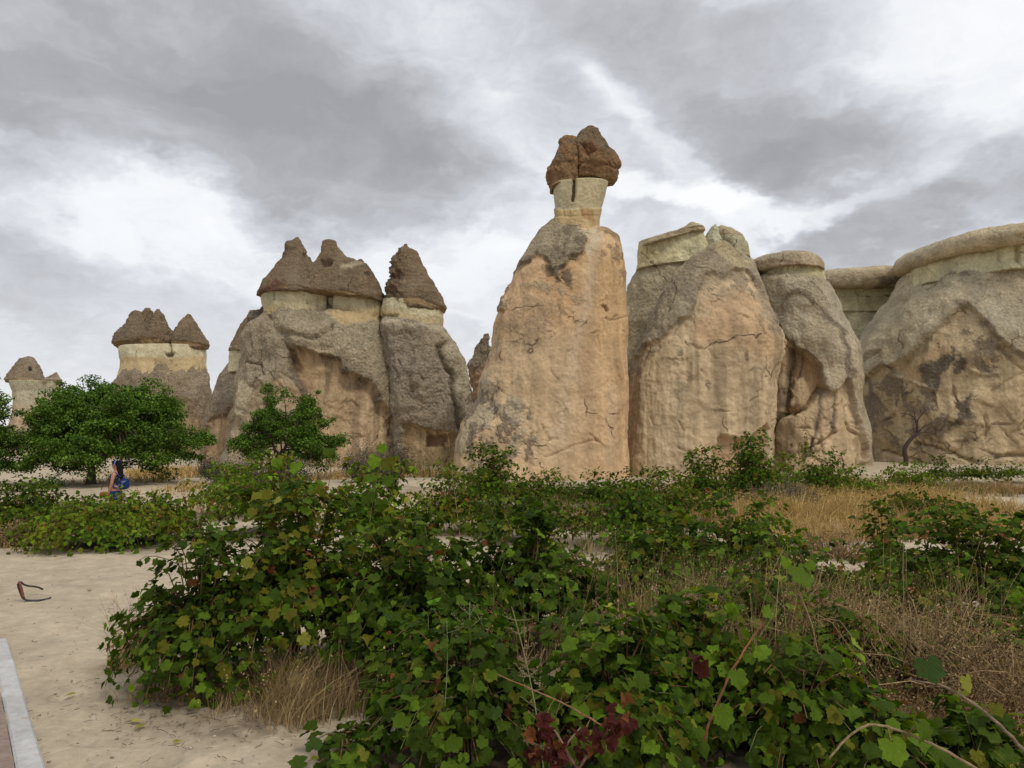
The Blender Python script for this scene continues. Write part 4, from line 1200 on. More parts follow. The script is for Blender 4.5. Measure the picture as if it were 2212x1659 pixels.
# ------------------------------------------------------------------ the woman
def skin_mesh(name, verts, edges, radii, mat, parent, col, sub=2, root=0):
    me = bpy.data.meshes.new(name + '_src')
    me.from_pydata([Vector(v) for v in verts], edges, [])
    o = bpy.data.objects.new(name + '_src', me)
    COL.objects.link(o)
    sk = o.modifiers.new('skin', 'SKIN')
    sk.use_smooth_shade = True
    for i, r_ in enumerate(radii):
        r2 = r_ if isinstance(r_, tuple) else (r_, r_)
        me.skin_vertices[0].data[i].radius = r2
    me.skin_vertices[0].data[root].use_root = True
    sb = o.modifiers.new('sub', 'SUBSURF')
    sb.levels = sub
    dg = bpy.context.evaluated_depsgraph_get()
    ev = o.evaluated_get(dg)
    m2 = bpy.data.meshes.new_from_object(ev)
    bpy.data.objects.remove(o)
    m2.name = name
    m2.materials.clear()
    ca = m2.color_attributes.new('col', 'FLOAT_COLOR', 'POINT')
    n = len(m2.vertices)
    co = np.zeros(n * 3, dtype=np.float32)
    m2.vertices.foreach_get('co', co)
    co = co.reshape(-1, 3)
    c = np.ones((n, 4), dtype=np.float32)
    c[:, :3] = col(co) if callable(col) else col
    ca.data.foreach_set('color', c.reshape(-1))
    m2.polygons.foreach_set('use_smooth', np.ones(len(m2.polygons), dtype=bool))
    m2.materials.append(mat)
    o2 = bpy.data.objects.new(name, m2)
    COL.objects.link(o2)
    o2.parent = parent
    return o2


fp_ = at(252, 1035, 17.5)
pz = gz1(fp_[0], 17.5)
head_top = at(252, 997, 17.5)[2]
HT = head_top - pz
person = thing('person', 'young woman with long dark hair, blue headband and blue backpack walking behind the vines', 'person', (fp_[0], 17.5, pz))
s_ = HT / 1.62
person.scale = (s_, s_, s_)
# faces -X (towards the left); x forward = -X
M_SKIN = attr_material('skin', 0.55, 0.35, 0, 0.04, 20)
M_CLOTH = attr_material('cloth', 0.85, 0.15, 0, 0.3, 60)
SK = (0.42, 0.20, 0.125)
bv = [(0, 0, 0.92), (0.0, 0, 1.08), (-0.01, 0, 1.25), (0, 0, 1.34), (0, 0, 1.40), (-0.02, 0, 1.455), (-0.025, 0, 1.54), (-0.01, 0, 1.585),
      (0.0, -0.15, 1.31), (-0.01, -0.20, 1.10), (-0.07, -0.20, 0.90), (-0.10, -0.19, 0.82),
      (0.0, 0.15, 1.31), (0.02, 0.21, 1.10), (-0.10, 0.20, 0.93), (-0.14, 0.20, 0.86),
      (0, -0.085, 0.86), (-0.08, -0.09, 0.48), (-0.04, -0.09, 0.08), (-0.15, -0.09, 0.03),
      (0, 0.085, 0.86), (0.06, 0.09, 0.48), (0.16, 0.09, 0.10), (0.05, 0.09, 0.03)]
be = [(0, 1), (1, 2), (2, 3), (3, 4), (4, 5), (5, 6), (6, 7), (3, 8), (8, 9), (9, 10), (10, 11), (3, 12), (12, 13), (13, 14), (14, 15),
      (0, 16), (16, 17), (17, 18), (18, 19), (0, 20), (20, 21), (21, 22), (22, 23)]
br_ = [(0.12, 0.10), (0.105, 0.09), (0.115, 0.095), 0.075, 0.048, 0.072, 0.088, 0.055, 0.05, 0.037, 0.028, 0.026, 0.05, 0.037, 0.028, 0.026,
       0.085, 0.052, 0.036, 0.03, 0.085, 0.052, 0.036, 0.03]
skin_mesh('body', bv, be, br_, M_SKIN, person, SK)
# nose, mouth, eyes, ear
fb = Bag()
tube(fb, np.array([(-0.105, 0, 1.535), (-0.122, 0, 1.515), (-0.108, 0, 1.503)]), [0.008, 0.013, 0.008], SK, 6)
link('nose', fb.mesh('nose'), M_SKIN).parent = person
for sy_ in (-1, 1):
    fb = Bag()
    tube(fb, np.array([(-0.098, sy_ * 0.030, 1.542), (-0.106, sy_ * 0.030, 1.542)]), [0.011, 0.008], (0.03, 0.02, 0.02), 6)
    link('eye', fb.mesh('eye'), M_SKIN).parent = person
    fb = Bag()
    tube(fb, np.array([(-0.01, sy_ * 0.082, 1.51), (-0.005, sy_ * 0.098, 1.535), (-0.015, sy_ * 0.09, 1.55)]), [0.012, 0.016, 0.010], SK, 6)
    link('ear', fb.mesh('ear'), M_SKIN).parent = person
fb = Bag()
tube(fb, np.array([(-0.098, -0.022, 1.478), (-0.108, 0, 1.479), (-0.098, 0.022, 1.478)]), 0.007, (0.30, 0.09, 0.08), 6)
link('mouth', fb.mesh('mouth'), M_SKIN).parent = person
# hands with fingers
for (wx, wy, wz) in ((-0.10, -0.19, 0.82), (-0.14, 0.20, 0.86)):
    fb = Bag()
    tube(fb, np.array([(wx, wy, wz + 0.01), (wx - 0.01, wy, wz - 0.035), (wx - 0.015, wy, wz - 0.07)]), [0.024, 0.032, 0.026], SK, 8)
    for f_ in range(4):
        yy = wy - 0.024 + 0.016 * f_
        ln = (0.06, 0.072, 0.068, 0.052)[f_]
        tube(fb, np.array([(wx - 0.015, yy, wz - 0.065), (wx - 0.028, yy, wz - 0.065 - ln * 0.5), (wx - 0.020, yy, wz - 0.065 - ln)]), [0.009, 0.008, 0.006], SK, 6)
    tube(fb, np.array([(wx - 0.01, wy, wz - 0.02), (wx - 0.045, wy, wz - 0.045), (wx - 0.055, wy, wz - 0.075)]), [0.011, 0.009, 0.007], SK, 6)
    link('hand', fb.mesh('hand'), M_SKIN).parent = person


def topcol(co):
    base = np.tile(np.array([[0.022, 0.026, 0.045]]), (len(co), 1))
    k = fbm(co, 14, 3, 0.6, 4)
    base[k > 0.35] = (0.20, 0.22, 0.30)
    # pale and ochre figure printed on the front
    m = (co[:, 0] < -0.07) & (co[:, 2] > 0.98) & (co[:, 2] < 1.13) & (np.abs(co[:, 1]) < 0.07)
    base[m & (fbm(co, 22, 2, 0.5, 6) > 0.0)] = (0.45, 0.42, 0.2)
    return base


skin_mesh('sleeveless_top', [(0, 0, 0.93), (0, 0, 1.08), (-0.015, 0, 1.22), (0, 0, 1.33), (0, -0.10, 1.335), (0, 0.10, 1.335)], [(0, 1), (1, 2), (2, 3), (3, 4), (3, 5)],
          [(0.135, 0.115), (0.12, 0.105), (0.135, 0.115), (0.085, 0.085), 0.052, 0.052], M_CLOTH, person, topcol)


def skirtcol(co):
    base = np.tile(np.array([[0.012, 0.028, 0.12]]), (len(co), 1))
    k = fbm(co, 16, 3, 0.6, 8)
    base[k > 0.55] = (0.16, 0.20, 0.32)
    return base


skin_mesh('shorts', [(0, 0, 0.98), (0.01, 0, 0.88), (0.0, -0.09, 0.80), (-0.05, -0.09, 0.62), (0.0, 0.09, 0.80), (0.04, 0.09, 0.62)], [(0, 1), (1, 2), (2, 3), (1, 4), (4, 5)],
          [(0.13, 0.115), (0.145, 0.13), 0.105, 0.095, 0.105, 0.095], M_CLOTH, person, skirtcol)
skin_mesh('hair', [(-0.03, 0, 1.60), (0.015, 0, 1.585), (0.05, 0, 1.53), (0.065, 0, 1.45), (0.085, 0, 1.35), (0.12, 0, 1.24), (0.15, 0, 1.16), (-0.075, 0, 1.585)], [(0, 1), (1, 2), (2, 3), (3, 4), (4, 5), (5, 6), (0, 7)],
          [0.062, (0.085, 0.085), (0.082, 0.082), (0.085, 0.075), (0.085, 0.06), (0.07, 0.045), (0.03, 0.02), (0.05, 0.03)], M_CLOTH, person, (0.012, 0.008, 0.008))
fb = Bag()
th = np.linspace(0, math.pi, 14)
A = np.stack([-0.005 - 0.02 * np.sin(th), 0.1 * np.cos(th), 1.535 + 0.105 * np.sin(th)], 1)
tube(fb, A, 0.013, (0.10, 0.18, 0.45), 6)
link('headband', fb.mesh('headband'), M_CLOTH).parent = person
skin_mesh('backpack', [(0.17, 0, 1.24), (0.19, 0, 1.12), (0.19, 0, 1.02), (0.20, 0, 0.95)], [(0, 1), (1, 2), (2, 3)], [(0.06, 0.10), (0.075, 0.125), (0.085, 0.13), (0.075, 0.11)], M_CLOTH, person, skirtcol)
fb = Bag()
tube(fb, np.array([(0.14, -0.10, 1.26), (0.03, -0.12, 1.365), (-0.09, -0.11, 1.29), (-0.11, -0.11, 1.15), (0.02, -0.14, 1.02), (0.14, -0.11, 0.98)]), 0.014, (0.02, 0.05, 0.25), 6)
tube(fb, np.array([(0.14, 0.10, 1.26), (0.03, 0.12, 1.365), (-0.09, 0.11, 1.29), (-0.11, 0.11, 1.15), (0.02, 0.14, 1.02), (0.14, 0.11, 0.98)]), 0.014, (0.02, 0.05, 0.25), 6)
link('strap', fb.mesh('strap'), M_CLOTH).parent = person
for yy, xx in ((-0.09, -0.06), (0.09, 0.14)):
    fb = Bag()
    tube(fb, np.array([(xx + 0.06, yy, 0.045), (xx, yy, 0.05), (xx - 0.10, yy, 0.035), (xx - 0.15, yy, 0.03)]), [0.035, 0.045, 0.042, 0.025], (0.05, 0.05, 0.06), 8)
    link('shoe', fb.mesh('shoe'), M_CLOTH).parent = person

# orange bag she has in front of her, seen over the vine
ob = at(226, 1066, 17.3)
bagt = thing('shoulder_bag', 'orange-brown cloth bag carried low beside the walking woman', 'bag', (ob[0], ob[1], ob[2] - 0.1))
o_ = skin_mesh('pouch', [(0, 0, 0.15), (0, 0, 0.08), (0, 0, 0.0)], [(0, 1), (1, 2)], [(0.11, 0.05), (0.135, 0.065), (0.12, 0.05)], M_CLOTH, bagt, (0.24, 0.10, 0.03))
fb = Bag()
tube(fb, np.array([(-0.09, 0, 0.18), (-0.03, 0, 0.33), (0.06, 0, 0.34), (0.10, 0, 0.18)]), 0.009, (0.16, 0.08, 0.04), 6)
link('handle', fb.mesh('handle'), M_CLOTH).parent = bagt

GSPOTS = []


def build_ground():
    ang = np.concatenate([np.linspace(-180, -42, 24, endpoint=False), np.linspace(-42, 42, 400, endpoint=False), np.linspace(42, 180, 24, endpoint=False)])
    ang = np.radians(ang)
    r = np.concatenate([np.linspace(0.05, 2.2, 10, endpoint=False), np.geomspace(2.2, 60, 290, endpoint=False), np.geomspace(60, 4500, 46)])
    A, R_ = np.meshgrid(ang, r)
    x = (R_ * np.sin(A)).ravel()
    y = (R_ * np.cos(A)).ravel()
    z = gz(x, y)
    P = np.stack([x, y, np.zeros_like(x)], 1)
    rr_ = np.hypot(x, y)
    near = 1 - sstep(12, 30, rr_)
    z = z + near * (0.012 * fbm(P, 3.2, 3, 0.55, 9) + 0.006 * fbm(P, 11, 3, 0.55, 10))
    # footprints and scuffs
    fr_ = np.random.RandomState(9)
    for k in range(260):
        dd = 3.2 + 14 * fr_.rand()
        fx_ = dd * fr_.uniform(-0.75, -0.05)
        fa = fr_.normal(1.2, 0.7)
        ii = np.nonzero((np.abs(x - fx_) < 0.4) & (np.abs(y - dd) < 0.4))[0]
        ux = (x[ii] - fx_) * math.cos(fa) + (y[ii] - dd) * math.sin(fa)
        uy = -(x[ii] - fx_) * math.sin(fa) + (y[ii] - dd) * math.cos(fa)
        q_ = (ux / 0.14) ** 2 + (uy / 0.06) ** 2
        z[ii] += -0.016 * np.exp(-q_ ** 2) + 0.007 * np.exp(-(q_ - 1.9) ** 2)
    # trodden hollows
    fp = fbm(P, 2.3, 2, 0.5, 14)
    z = z - near * 0.018 * sstep(0.25, 0.55, fp)
    col = np.tile(np.array([0.46, 0.378, 0.27, 0.4]), (len(x), 1))
    t = fbm(P, 0.5, 5, 0.6, 11)
    t2 = fbm(P, 3.0, 4, 0.6, 12)
    col[:, :3] *= (1 + 0.17 * t + 0.13 * t2)[:, None]
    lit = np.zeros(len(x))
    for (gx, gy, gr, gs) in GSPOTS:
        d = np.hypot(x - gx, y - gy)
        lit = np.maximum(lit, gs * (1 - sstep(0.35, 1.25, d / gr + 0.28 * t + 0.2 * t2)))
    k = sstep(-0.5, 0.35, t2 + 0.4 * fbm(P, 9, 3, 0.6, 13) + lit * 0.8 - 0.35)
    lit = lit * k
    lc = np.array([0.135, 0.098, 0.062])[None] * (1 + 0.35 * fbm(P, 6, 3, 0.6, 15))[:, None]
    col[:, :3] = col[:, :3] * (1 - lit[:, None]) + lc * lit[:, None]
    # beyond the site: dry steppe
    far = sstep(90, 260, rr_)
    col[:, :3] = col[:, :3] * (1 - far[:, None]) + np.array([0.26, 0.22, 0.14])[None] * far[:, None]
    V = np.stack([x, y, z], 1)
    R, M = len(r), len(ang)
    i = np.arange(R - 1)[:, None] * M
    j = np.arange(M)[None]
    j2 = (j + 1) % M
    Q = np.stack([i + j, i + j2, i + M + j2, i + M + j], -1).reshape(-1, 4)
    V = np.concatenate([V, [[0, 0, gz1(0, 0)]]])
    col = np.concatenate([col, col[:1]])
    jj = np.arange(M)
    T = np.stack([np.full(M, R * M), (jj + 1) % M, jj], 1)
    me = build_mesh('sandy_ground', V, Q, T, np.clip(col, 0.01, 1))
    m = rock_material('sand', 26.0, 0.03, 0.2)
    link('sandy_ground', me, m, kind='structure')

# ------------------------------------------------------------------ leaves
def leaf_shape(kind, rnd):
    """outline vertices + centre; returns V (unit size, tip toward +Y, lies in XY), tris"""
    if kind == 'vine':
        pts = [(0.0, 0.06), (0.13, -0.10), (0.27, -0.13), (0.40, -0.04), (0.47, 0.10), (0.56, 0.19), (0.50, 0.30), (0.44, 0.36), (0.53, 0.47), (0.55, 0.60),
               (0.45, 0.66), (0.36, 0.73), (0.27, 0.72), (0.20, 0.84), (0.10, 0.90), (0.0, 1.02)]
        side = pts[1:-1]
        full = [pts[0]] + side + [pts[-1]] + [(-x, y) for x, y in reversed(side)]
        c = (0.0, 0.30)
    elif kind == 'vine_low':
        full = [(0.0, 0.05), (0.34, -0.08), (0.54, 0.20), (0.43, 0.36), (0.52, 0.60), (0.26, 0.72), (0.0, 1.0), (-0.26, 0.72), (-0.52, 0.60), (-0.43, 0.36), (-0.54, 0.20), (-0.34, -0.08)]
        c = (0.0, 0.30)
    elif kind == 'oval':
        full = [(0.0, 0.0), (0.26, 0.18), (0.34, 0.45), (0.18, 0.8), (0.0, 1.05), (-0.18, 0.8), (-0.34, 0.45), (-0.26, 0.18)]
        c = (0.0, 0.45)
    else:
        full = [(0.0, 0.0), (0.42, 0.40), (0.0, 1.0), (-0.42, 0.40)]
        c = None
    V = []
    a, b, fold = rnd.uniform(-0.95, 0.3), rnd.uniform(-0.4, 1.1), rnd.uniform(-0.1, 0.6)
    wv, wp = rnd.uniform(0.02, 0.08), rnd.uniform(0, 6.28)
    tw = rnd.uniform(-0.25, 0.25)
    for x, y in full + ([c] if c else []):
        j = 0.035 if kind.startswith('vine') else 0.02
        x2, y2 = x + rnd.uniform(-j, j), y + rnd.uniform(-j, j)
        z = a * (y - 0.3) ** 2 * 1.4 - b * x * x * 1.2 + fold * abs(x) + tw * x * (y - 0.3) + rnd.uniform(-0.03, 0.03) + wv * math.sin(4 * math.atan2(x, y - 0.3) + wp) * math.hypot(x, y - 0.3) * 2
        V.append((x2, y2, z))
    n = len(full)
    if c:
        T = [(n, i, (i + 1) % n) for i in range(n)]
    else:
        T = [(0, 1, 2), (0, 2, 3)]
    return np.array(V, dtype=np.float32), np.array(T, dtype=np.int32)


lr = random.Random(21)
SHAPES = {k: [leaf_shape(k, lr) for _ in range(6)] for k in ('vine', 'vine_low', 'oval', 'dot')}

G_DARK = (0.0400, 0.0700, 0.0055)
G_MID = (0.0700, 0.1180, 0.0080)
G_BRIGHT = (0.1250, 0.2050, 0.0140)
G_OLIVE = (0.1250, 0.1250, 0.0120)
G_YEL = (0.22, 0.23, 0.035)
G_RUST = (0.20, 0.075, 0.030)
G_RED = (0.085, 0.020, 0.018)
G_BLUE = (0.0460, 0.0880, 0.0160)


def frames(nrm, tip):
    """rows of basis vectors x, y(tip), z(normal)"""
    z = nrm / (np.linalg.norm(nrm, axis=1)[:, None] + 1e-9)
    y = tip - (tip * z).sum(1)[:, None] * z
    y /= np.linalg.norm(y, axis=1)[:, None] + 1e-9
    x = np.cross(y, z)
    return np.stack([x, y, z], 1)        # (N,3,3) rows are the axes


def scatter(bag, kind, pos, nrm, tip, size, col, rs):
    if len(pos) == 0:
        return
    F = frames(nrm, tip)
    which = rs.randint(0, 6, len(pos))
    for k in range(6):
        idx = np.nonzero(which == k)[0]
        if not len(idx):
            continue
        V, T = SHAPES[kind][k]
        W = np.einsum('mi,nij->nmj', V, F[idx]) * size[idx][:, None, None] + pos[idx][:, None]
        n, m = len(idx), len(V)
        TT = (T[None] + (np.arange(n) * m)[:, None, None]).reshape(-1, 3)
        bag.add(W.reshape(-1, 3), None, TT, np.repeat(col[idx], m, 0))


def pick(rs, pal, n, vary=0.22):
    cols = np.array([p[0] for p in pal])
    w = np.array([p[1] for p in pal], dtype=float)
    i = rs.choice(len(pal), n, p=w / w.sum())
    return cols[i] * (1 + vary * rs.uniform(-1, 1, (n, 1))), i


P_DEEP = [(G_DARK, 6), (G_MID, 4), (G_BRIGHT, 1.2), (G_OLIVE, 0.8), (G_BLUE, 0.4), (G_YEL, 0.12), (G_RUST, 0.15)]
P_MIX = [(G_DARK, 4), (G_MID, 4), (G_BRIGHT, 2), (G_OLIVE, 1.4), (G_BLUE, 0.2), (G_YEL, 0.18), (G_RUST, 0.15)]
P_OLIVE = [(G_DARK, 3), (G_MID, 3), (G_BRIGHT, 1.5), (G_OLIVE, 3.2), (G_YEL, 0.3), (G_RUST, 0.2)]
P_LIGHT = [(G_MID, 2), (G_BRIGHT, 4), (G_OLIVE, 2), (G_YEL, 0.5), (G_RUST, 0.1)]

# shared meshes for single leaves: shape x colour
LEAFSET = []
for ci, cc3 in enumerate((G_DARK, G_MID, G_BRIGHT, G_OLIVE, G_BLUE, G_YEL, G_RUST, G_RED)):
    row = []
    for k in range(6):
        V, T = SHAPES['vine'][k]
        g = np.array(cc3)[None] * (1 + 0.25 * (V[:, 2:3] * 0 + lr.uniform(-0.6, 0.6))) * np.ones((len(V), 1))
        me = build_mesh('leaf_blade', V, None, T, g, True)
        me.materials.append(M_VLEAF)
        row.append(me)
    LEAFSET.append(row)
COLIDX = {G_DARK: 0, G_MID: 1, G_BRIGHT: 2, G_OLIVE: 3, G_BLUE: 4, G_YEL: 5, G_RUST: 6, G_RED: 7}


def curve3(p0, p1, p2, n):
    t = np.linspace(0, 1, n)[:, None]
    return (1 - t) ** 2 * p0 + 2 * t * (1 - t) * p1 + t * t * p2


def make_vine(base, rx, ry, h, canes, label, pal=P_MIX, leaf=0.115, single=0, seed=0, group=None, node=0.075, kind=None,
              name='grapevine', cat='grapevine', lean=(0, 0), up=0.09, spill=0.5, trunk=True, start=0.12, droop=0.5, leafkind=None):
    rs = np.random.RandomState(seed + 100)
    bx, by, bz = base
    t = thing(name, label, cat, (bx, by, bz), group)
    wood = Bag()
    head = np.array([bx, by, bz + min(0.35, h * 0.35)])
    if trunk:
        tb = Bag()
        pts = curve3(np.array([bx, by, bz - 0.08]), np.array([bx + rs.uniform(-.12, .12), by + rs.uniform(-.1, .1), bz + 0.15]), head, 7)
        pts[1:-1] += rs.uniform(-0.02, 0.02, (5, 3))
        tube(tb, pts, np.linspace(0.055, 0.035, 7), (0.085, 0.062, 0.048), 7)
        for a in range(3):
            e = head + np.array([rs.uniform(-.35, .35) * rx, rs.uniform(-.35, .35) * ry, rs.uniform(0.05, 0.3) * h])
            tube(tb, curve3(head, (head + e) / 2 + rs.uniform(-.06, .06, 3), e, 5), np.linspace(0.03, 0.014, 5), (0.085, 0.062, 0.048), 5)
        link('trunk', tb.mesh('vine_trunk'), M_BARK, t)
    P, Nn, Tp = [], [], []
    ctr = np.array([bx, by, bz])
    for c in range(canes):
        az = rs.uniform(0, 2 * math.pi)
        rad = math.sqrt(rs.uniform(0.02, 1.0))
        hh = h * (1 - 0.5 * rad ** 3) * rs.uniform(0.35, 1.08)
        if rs.rand() < spill:
            hh = h * rs.uniform(0.0, 0.5)
            rad = rs.uniform(0.75, 1.1)
        end = ctr + np.array([math.cos(az) * rx * rad + lean[0] * hh, math.sin(az) * ry * rad + lean[1] * hh, hh])
        if rs.rand() < up:
            hh = h * rs.uniform(1.03, 1.2)
            rad = rs.uniform(0.1, 0.7)
            end = ctr + np.array([math.cos(az) * rx * rad, math.sin(az) * ry * rad, hh])
        st = head + np.array([math.cos(az) * rx * 0.15 * rs.rand(), math.sin(az) * ry * 0.15 * rs.rand(), rs.uniform(-0.05, 0.1)])
        ctl = st * 0.45 + end * 0.55
        ctl[2] = max(end[2], st[2]) + h * rs.uniform(0.05, droop)
        ln = np.linalg.norm(end - ctl) + np.linalg.norm(ctl - st)
        n = max(6, int(ln / node))
        pts = curve3(st, ctl, end, n)
        wob = np.cumsum(rs.normal(0, 0.006, (n, 3)), 0)
        pts = pts + wob
        gzv = gz(pts[:, 0], pts[:, 1]) + 0.03
        pts[:, 2] = np.maximum(pts[:, 2], gzv)
        ccol = (0.17, 0.085, 0.05) if rs.rand() < 0.6 else (0.13, 0.13, 0.05)
        tube(wood, pts[::3] if n > 9 else pts[::2], np.linspace(0.0055, 0.0025, len(pts[::3] if n > 9 else pts[::2])), ccol, 3, False)
        k0 = int(n * start)
        idx = np.arange(k0, n)
        m = len(idx)
        tan = np.gradient(pts, axis=0)[idx]
        tan /= np.linalg.norm(tan, axis=1)[:, None] + 1e-9
        sidev = np.cross(tan, [0, 0, 1.0]) * np.where(np.arange(m) % 2, 1, -1)[:, None]
        pet = sidev * 0.7 + tan * 0.25 + np.array([0, 0, 0.35]) + rs.normal(0, 0.35, (m, 3))
        pet /= np.linalg.norm(pet, axis=1)[:, None]
        pl = leaf * rs.uniform(0.35, 0.9, (m, 1))
        lp = pts[idx] + pet * pl
        lp[:, 2] = np.maximum(lp[:, 2], gz(lp[:, 0], lp[:, 1]) + 0.02)
        P.append(lp)
        outw = (lp - ctr) * np.array([1 / rx, 1 / ry, 0.8 / h])
        outw /= np.linalg.norm(outw, axis=1)[:, None] + 1e-9
        nn = outw * 1.0 + np.array([0, 0, 0.30]) + rs.normal(0, 0.45, (m, 3))
        Nn.append(nn)
        tp = outw * 0.5 + pet * 0.6 + np.array([0, 0, -0.75]) + rs.normal(0, 0.35, (m, 3))
        Tp.append(tp)
    P, Nn, Tp = np.concatenate(P), np.concatenate(Nn), np.concatenate(Tp)
    n = len(P)
    S = leaf * (0.38 + 0.80 * rs.rand(n) ** 1.1)
    C, ci = pick(rs, pal, n)
    # leaf bunches take after one another
    bias = fbm(P, 2.2, 2, 0.5, seed)
    C = C * (1 + 0.45 * bias)[:, None] * np.array([1.0, 1.0, 1.0])
    wb = np.clip(fbm(P, 1.1, 2, 0.5, seed + 3), -1, 1)[:, None]
    C = C * (1 + wb * np.array([0.35, 0.08, 0.1]))
    if canes:
        link('canes', wood.mesh('vine_canes'), M_BARK, t, kind='stuff')
    dist = np.linalg.norm(P - EYE, axis=1)
    chosen = np.zeros(n, dtype=bool)
    if single:
        ctr_out = ((P - ctr) * (EYE - ctr)).sum(1)
        score = dist - 0.3 * P[:, 2]
        order = np.argsort(score)[:single]
        chosen[order] = True
        F = frames(Nn, Tp)
        which = rs.randint(0, 6, n)
        pcols = [COLIDX[p[0]] for p in pal]
        for i in np.nonzero(chosen)[0]:
            o = bpy.data.objects.new('leaf', LEAFSET[pcols[ci[i]]][which[i]])
            M4 = Matrix(((F[i, 0, 0] * S[i], F[i, 1, 0] * S[i], F[i, 2, 0] * S[i], P[i, 0] - bx),
                         (F[i, 0, 1] * S[i], F[i, 1, 1] * S[i], F[i, 2, 1] * S[i], P[i, 1] - by),
                         (F[i, 0, 2] * S[i], F[i, 1, 2] * S[i], F[i, 2, 2] * S[i], P[i, 2] - bz),
                         (0, 0, 0, 1)))
            o.parent = t
            o.matrix_local = M4
            COL.objects.link(o)
    rest = ~chosen
    bag = Bag()
    lk = leafkind or ('vine' if base[1] < 3.2 else ('vine_low' if base[1] < 12 else 'dot'))
    scatter(bag, lk, P[rest], Nn[rest], Tp[rest], S[rest], C[rest], rs)
    if bag.n:
        link('foliage', bag.mesh('vine_foliage'), M_LEAF, t, kind='stuff')
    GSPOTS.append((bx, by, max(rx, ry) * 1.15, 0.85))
    return t


def vine_px(xD, yb, wpx, ytop, canes, label, **kw):
    """a vine rooted where the bearing (xD, yb) meets the ground"""
    g = ground_at(xD, yb)
    dep = g[1]
    top = at(xD, ytop, dep)[2] - g[2]
    if dep < 9:
        top *= 0.87
    rx = wpx / 2 / FPX * dep
    ry = kw.pop('ry', rx)
    return make_vine(g, rx, ry, top, canes, label, **kw)


# ------------------------------------------------------------------ near vines (single leaves are parts)
GV = 'grapevines growing in the sand in front of the chimneys'
NEAR = [
    # x, ybase, width, ytop, canes, palette, label
    (430, 1480, 350, 1165, 90, P_DEEP, 'dark grapevine bush with thin arching shoots at the left end, over bare sand', dict(seed=1, leaf=0.088, single=290, node=0.055, spill=0.55, start=0.1, kind=0)),
    (630, 1440, 480, 1095, 155, P_OLIVE, 'tallest grapevine bush, olive and brown tinted leaves high above the sandy path', dict(seed=2, leaf=0.10, node=0.06, single=300, spill=0.5)),
    (890, 1470, 440, 1150, 130, P_DEEP, 'deep green grapevine bush left of the thin dry weed stalks', dict(seed=3, leaf=0.105, node=0.062, single=300)),
    (1130, 1400, 420, 1140, 110, P_DEEP, 'dark grapevine with a gnarled trunk showing, behind the dry weed stalks', dict(seed=4, leaf=0.108, node=0.065, single=280)),
    (1000, 1640, 440, 1370, 90, P_DEEP, 'low grapevine sprawling over the sand below the weed stalks', dict(seed=5, leaf=0.10, node=0.065, single=300)),
    (1330, 1640, 440, 1370, 95, P_MIX, 'large-leaved grapevine directly above the withered red leaves', dict(seed=6, leaf=0.105, node=0.065, single=300)),
    (1500, 1570, 420, 1320, 85, P_MIX, 'bright leaved grapevine around a tall upright shoot, right of the bare sand gap', dict(seed=7, leaf=0.105, node=0.065, single=300)),
    (1720, 1640, 440, 1420, 85, P_MIX, 'big-leaved low grapevine beside the dry brown tangle', dict(seed=8, leaf=0.11, node=0.065, single=300)),
    (1900, 1700, 360, 1540, 34, P_MIX, 'low grapevine with blue-green leaves at the bottom edge under the long bare shoot', dict(seed=9, leaf=0.125, single=260)),
    (740, 1650, 240, 1590, 9, P_DEEP, 'small grapevine runner creeping over sand beside the dry grass tuft', dict(seed=10, leaf=0.11, single=60, trunk=False)),
    (2120, 1350, 540, 1125, 160, P_DEEP, 'broad blue-green grapevine at the right edge in front of the dry grass field', dict(seed=11, leaf=0.105, node=0.065, single=300)),
    (1230, 1290, 260, 1200, 40, P_MIX, 'low grapevine at the edge of the sandy clearing', dict(seed=12, leaf=0.095, single=220)),
    (1590, 1270, 360, 1110, 75, P_DEEP, 'grapevine with hanging dark leaves beside the pale sand behind it', dict(seed=13, leaf=0.12, single=240)),
    (1910, 1250, 130, 1115, 16, P_MIX, 'narrow upright grapevine shoot cluster before the golden grass', dict(seed=14, leaf=0.13, single=120, spill=0.05)),
    (2150, 1480, 280, 1370, 40, P_MIX, 'green grapevine rising out of the golden weeds by the right edge', dict(seed=19, leaf=0.11, single=200)),
    (1960, 1480, 260, 1390, 34, P_MIX, 'grapevine low in the golden weeds before the broad vine', dict(seed=20, leaf=0.11, single=200)),
    (2120, 1660, 260, 1540, 30, P_MIX, 'grapevine with yellowing leaves in the bottom corner beside the dry tangle', dict(seed=15, leaf=0.12, single=220)),
    (1400, 1300, 330, 1165, 66, P_MIX, 'grapevine spreading behind the bright leaved one, beyond the bare sand', dict(seed=21, leaf=0.12, single=200)),
    (1740, 1330, 330, 1180, 50, P_MIX, 'grapevine beside the sand gap with straw stalks poking through', dict(seed=22, leaf=0.12, single=200)),
    (1930, 1380, 280, 1235, 46, P_OLIVE, 'olive grapevine thin among golden weeds left of the broad vine', dict(seed=23, leaf=0.12, single=160)),
    (1830, 1480, 300, 1320, 34, P_MIX, 'grapevine rising out of the dry brown tangle', dict(seed=16, leaf=0.10, single=150)),
    (1640, 1400, 320, 1240, 46, P_MIX, 'grapevine half covered by straw-coloured weeds', dict(seed=17, leaf=0.10, single=200)),
    (2180, 1420, 240, 1280, 34, P_DEEP, 'grapevine low at the right edge above the dead weed thicket', dict(seed=18, leaf=0.10, single=200)),
]
for x, yb, w, yt, nc, pal, lab, kw in NEAR:
    kw.pop('kind', None)
    kw['leaf'] *= 0.70
    kw['node'] = kw.get('node', 0.075) * 0.80
    vine_px(x, yb, w, yt, int(nc * 1.85), lab, pal=pal, group=GV, **kw)

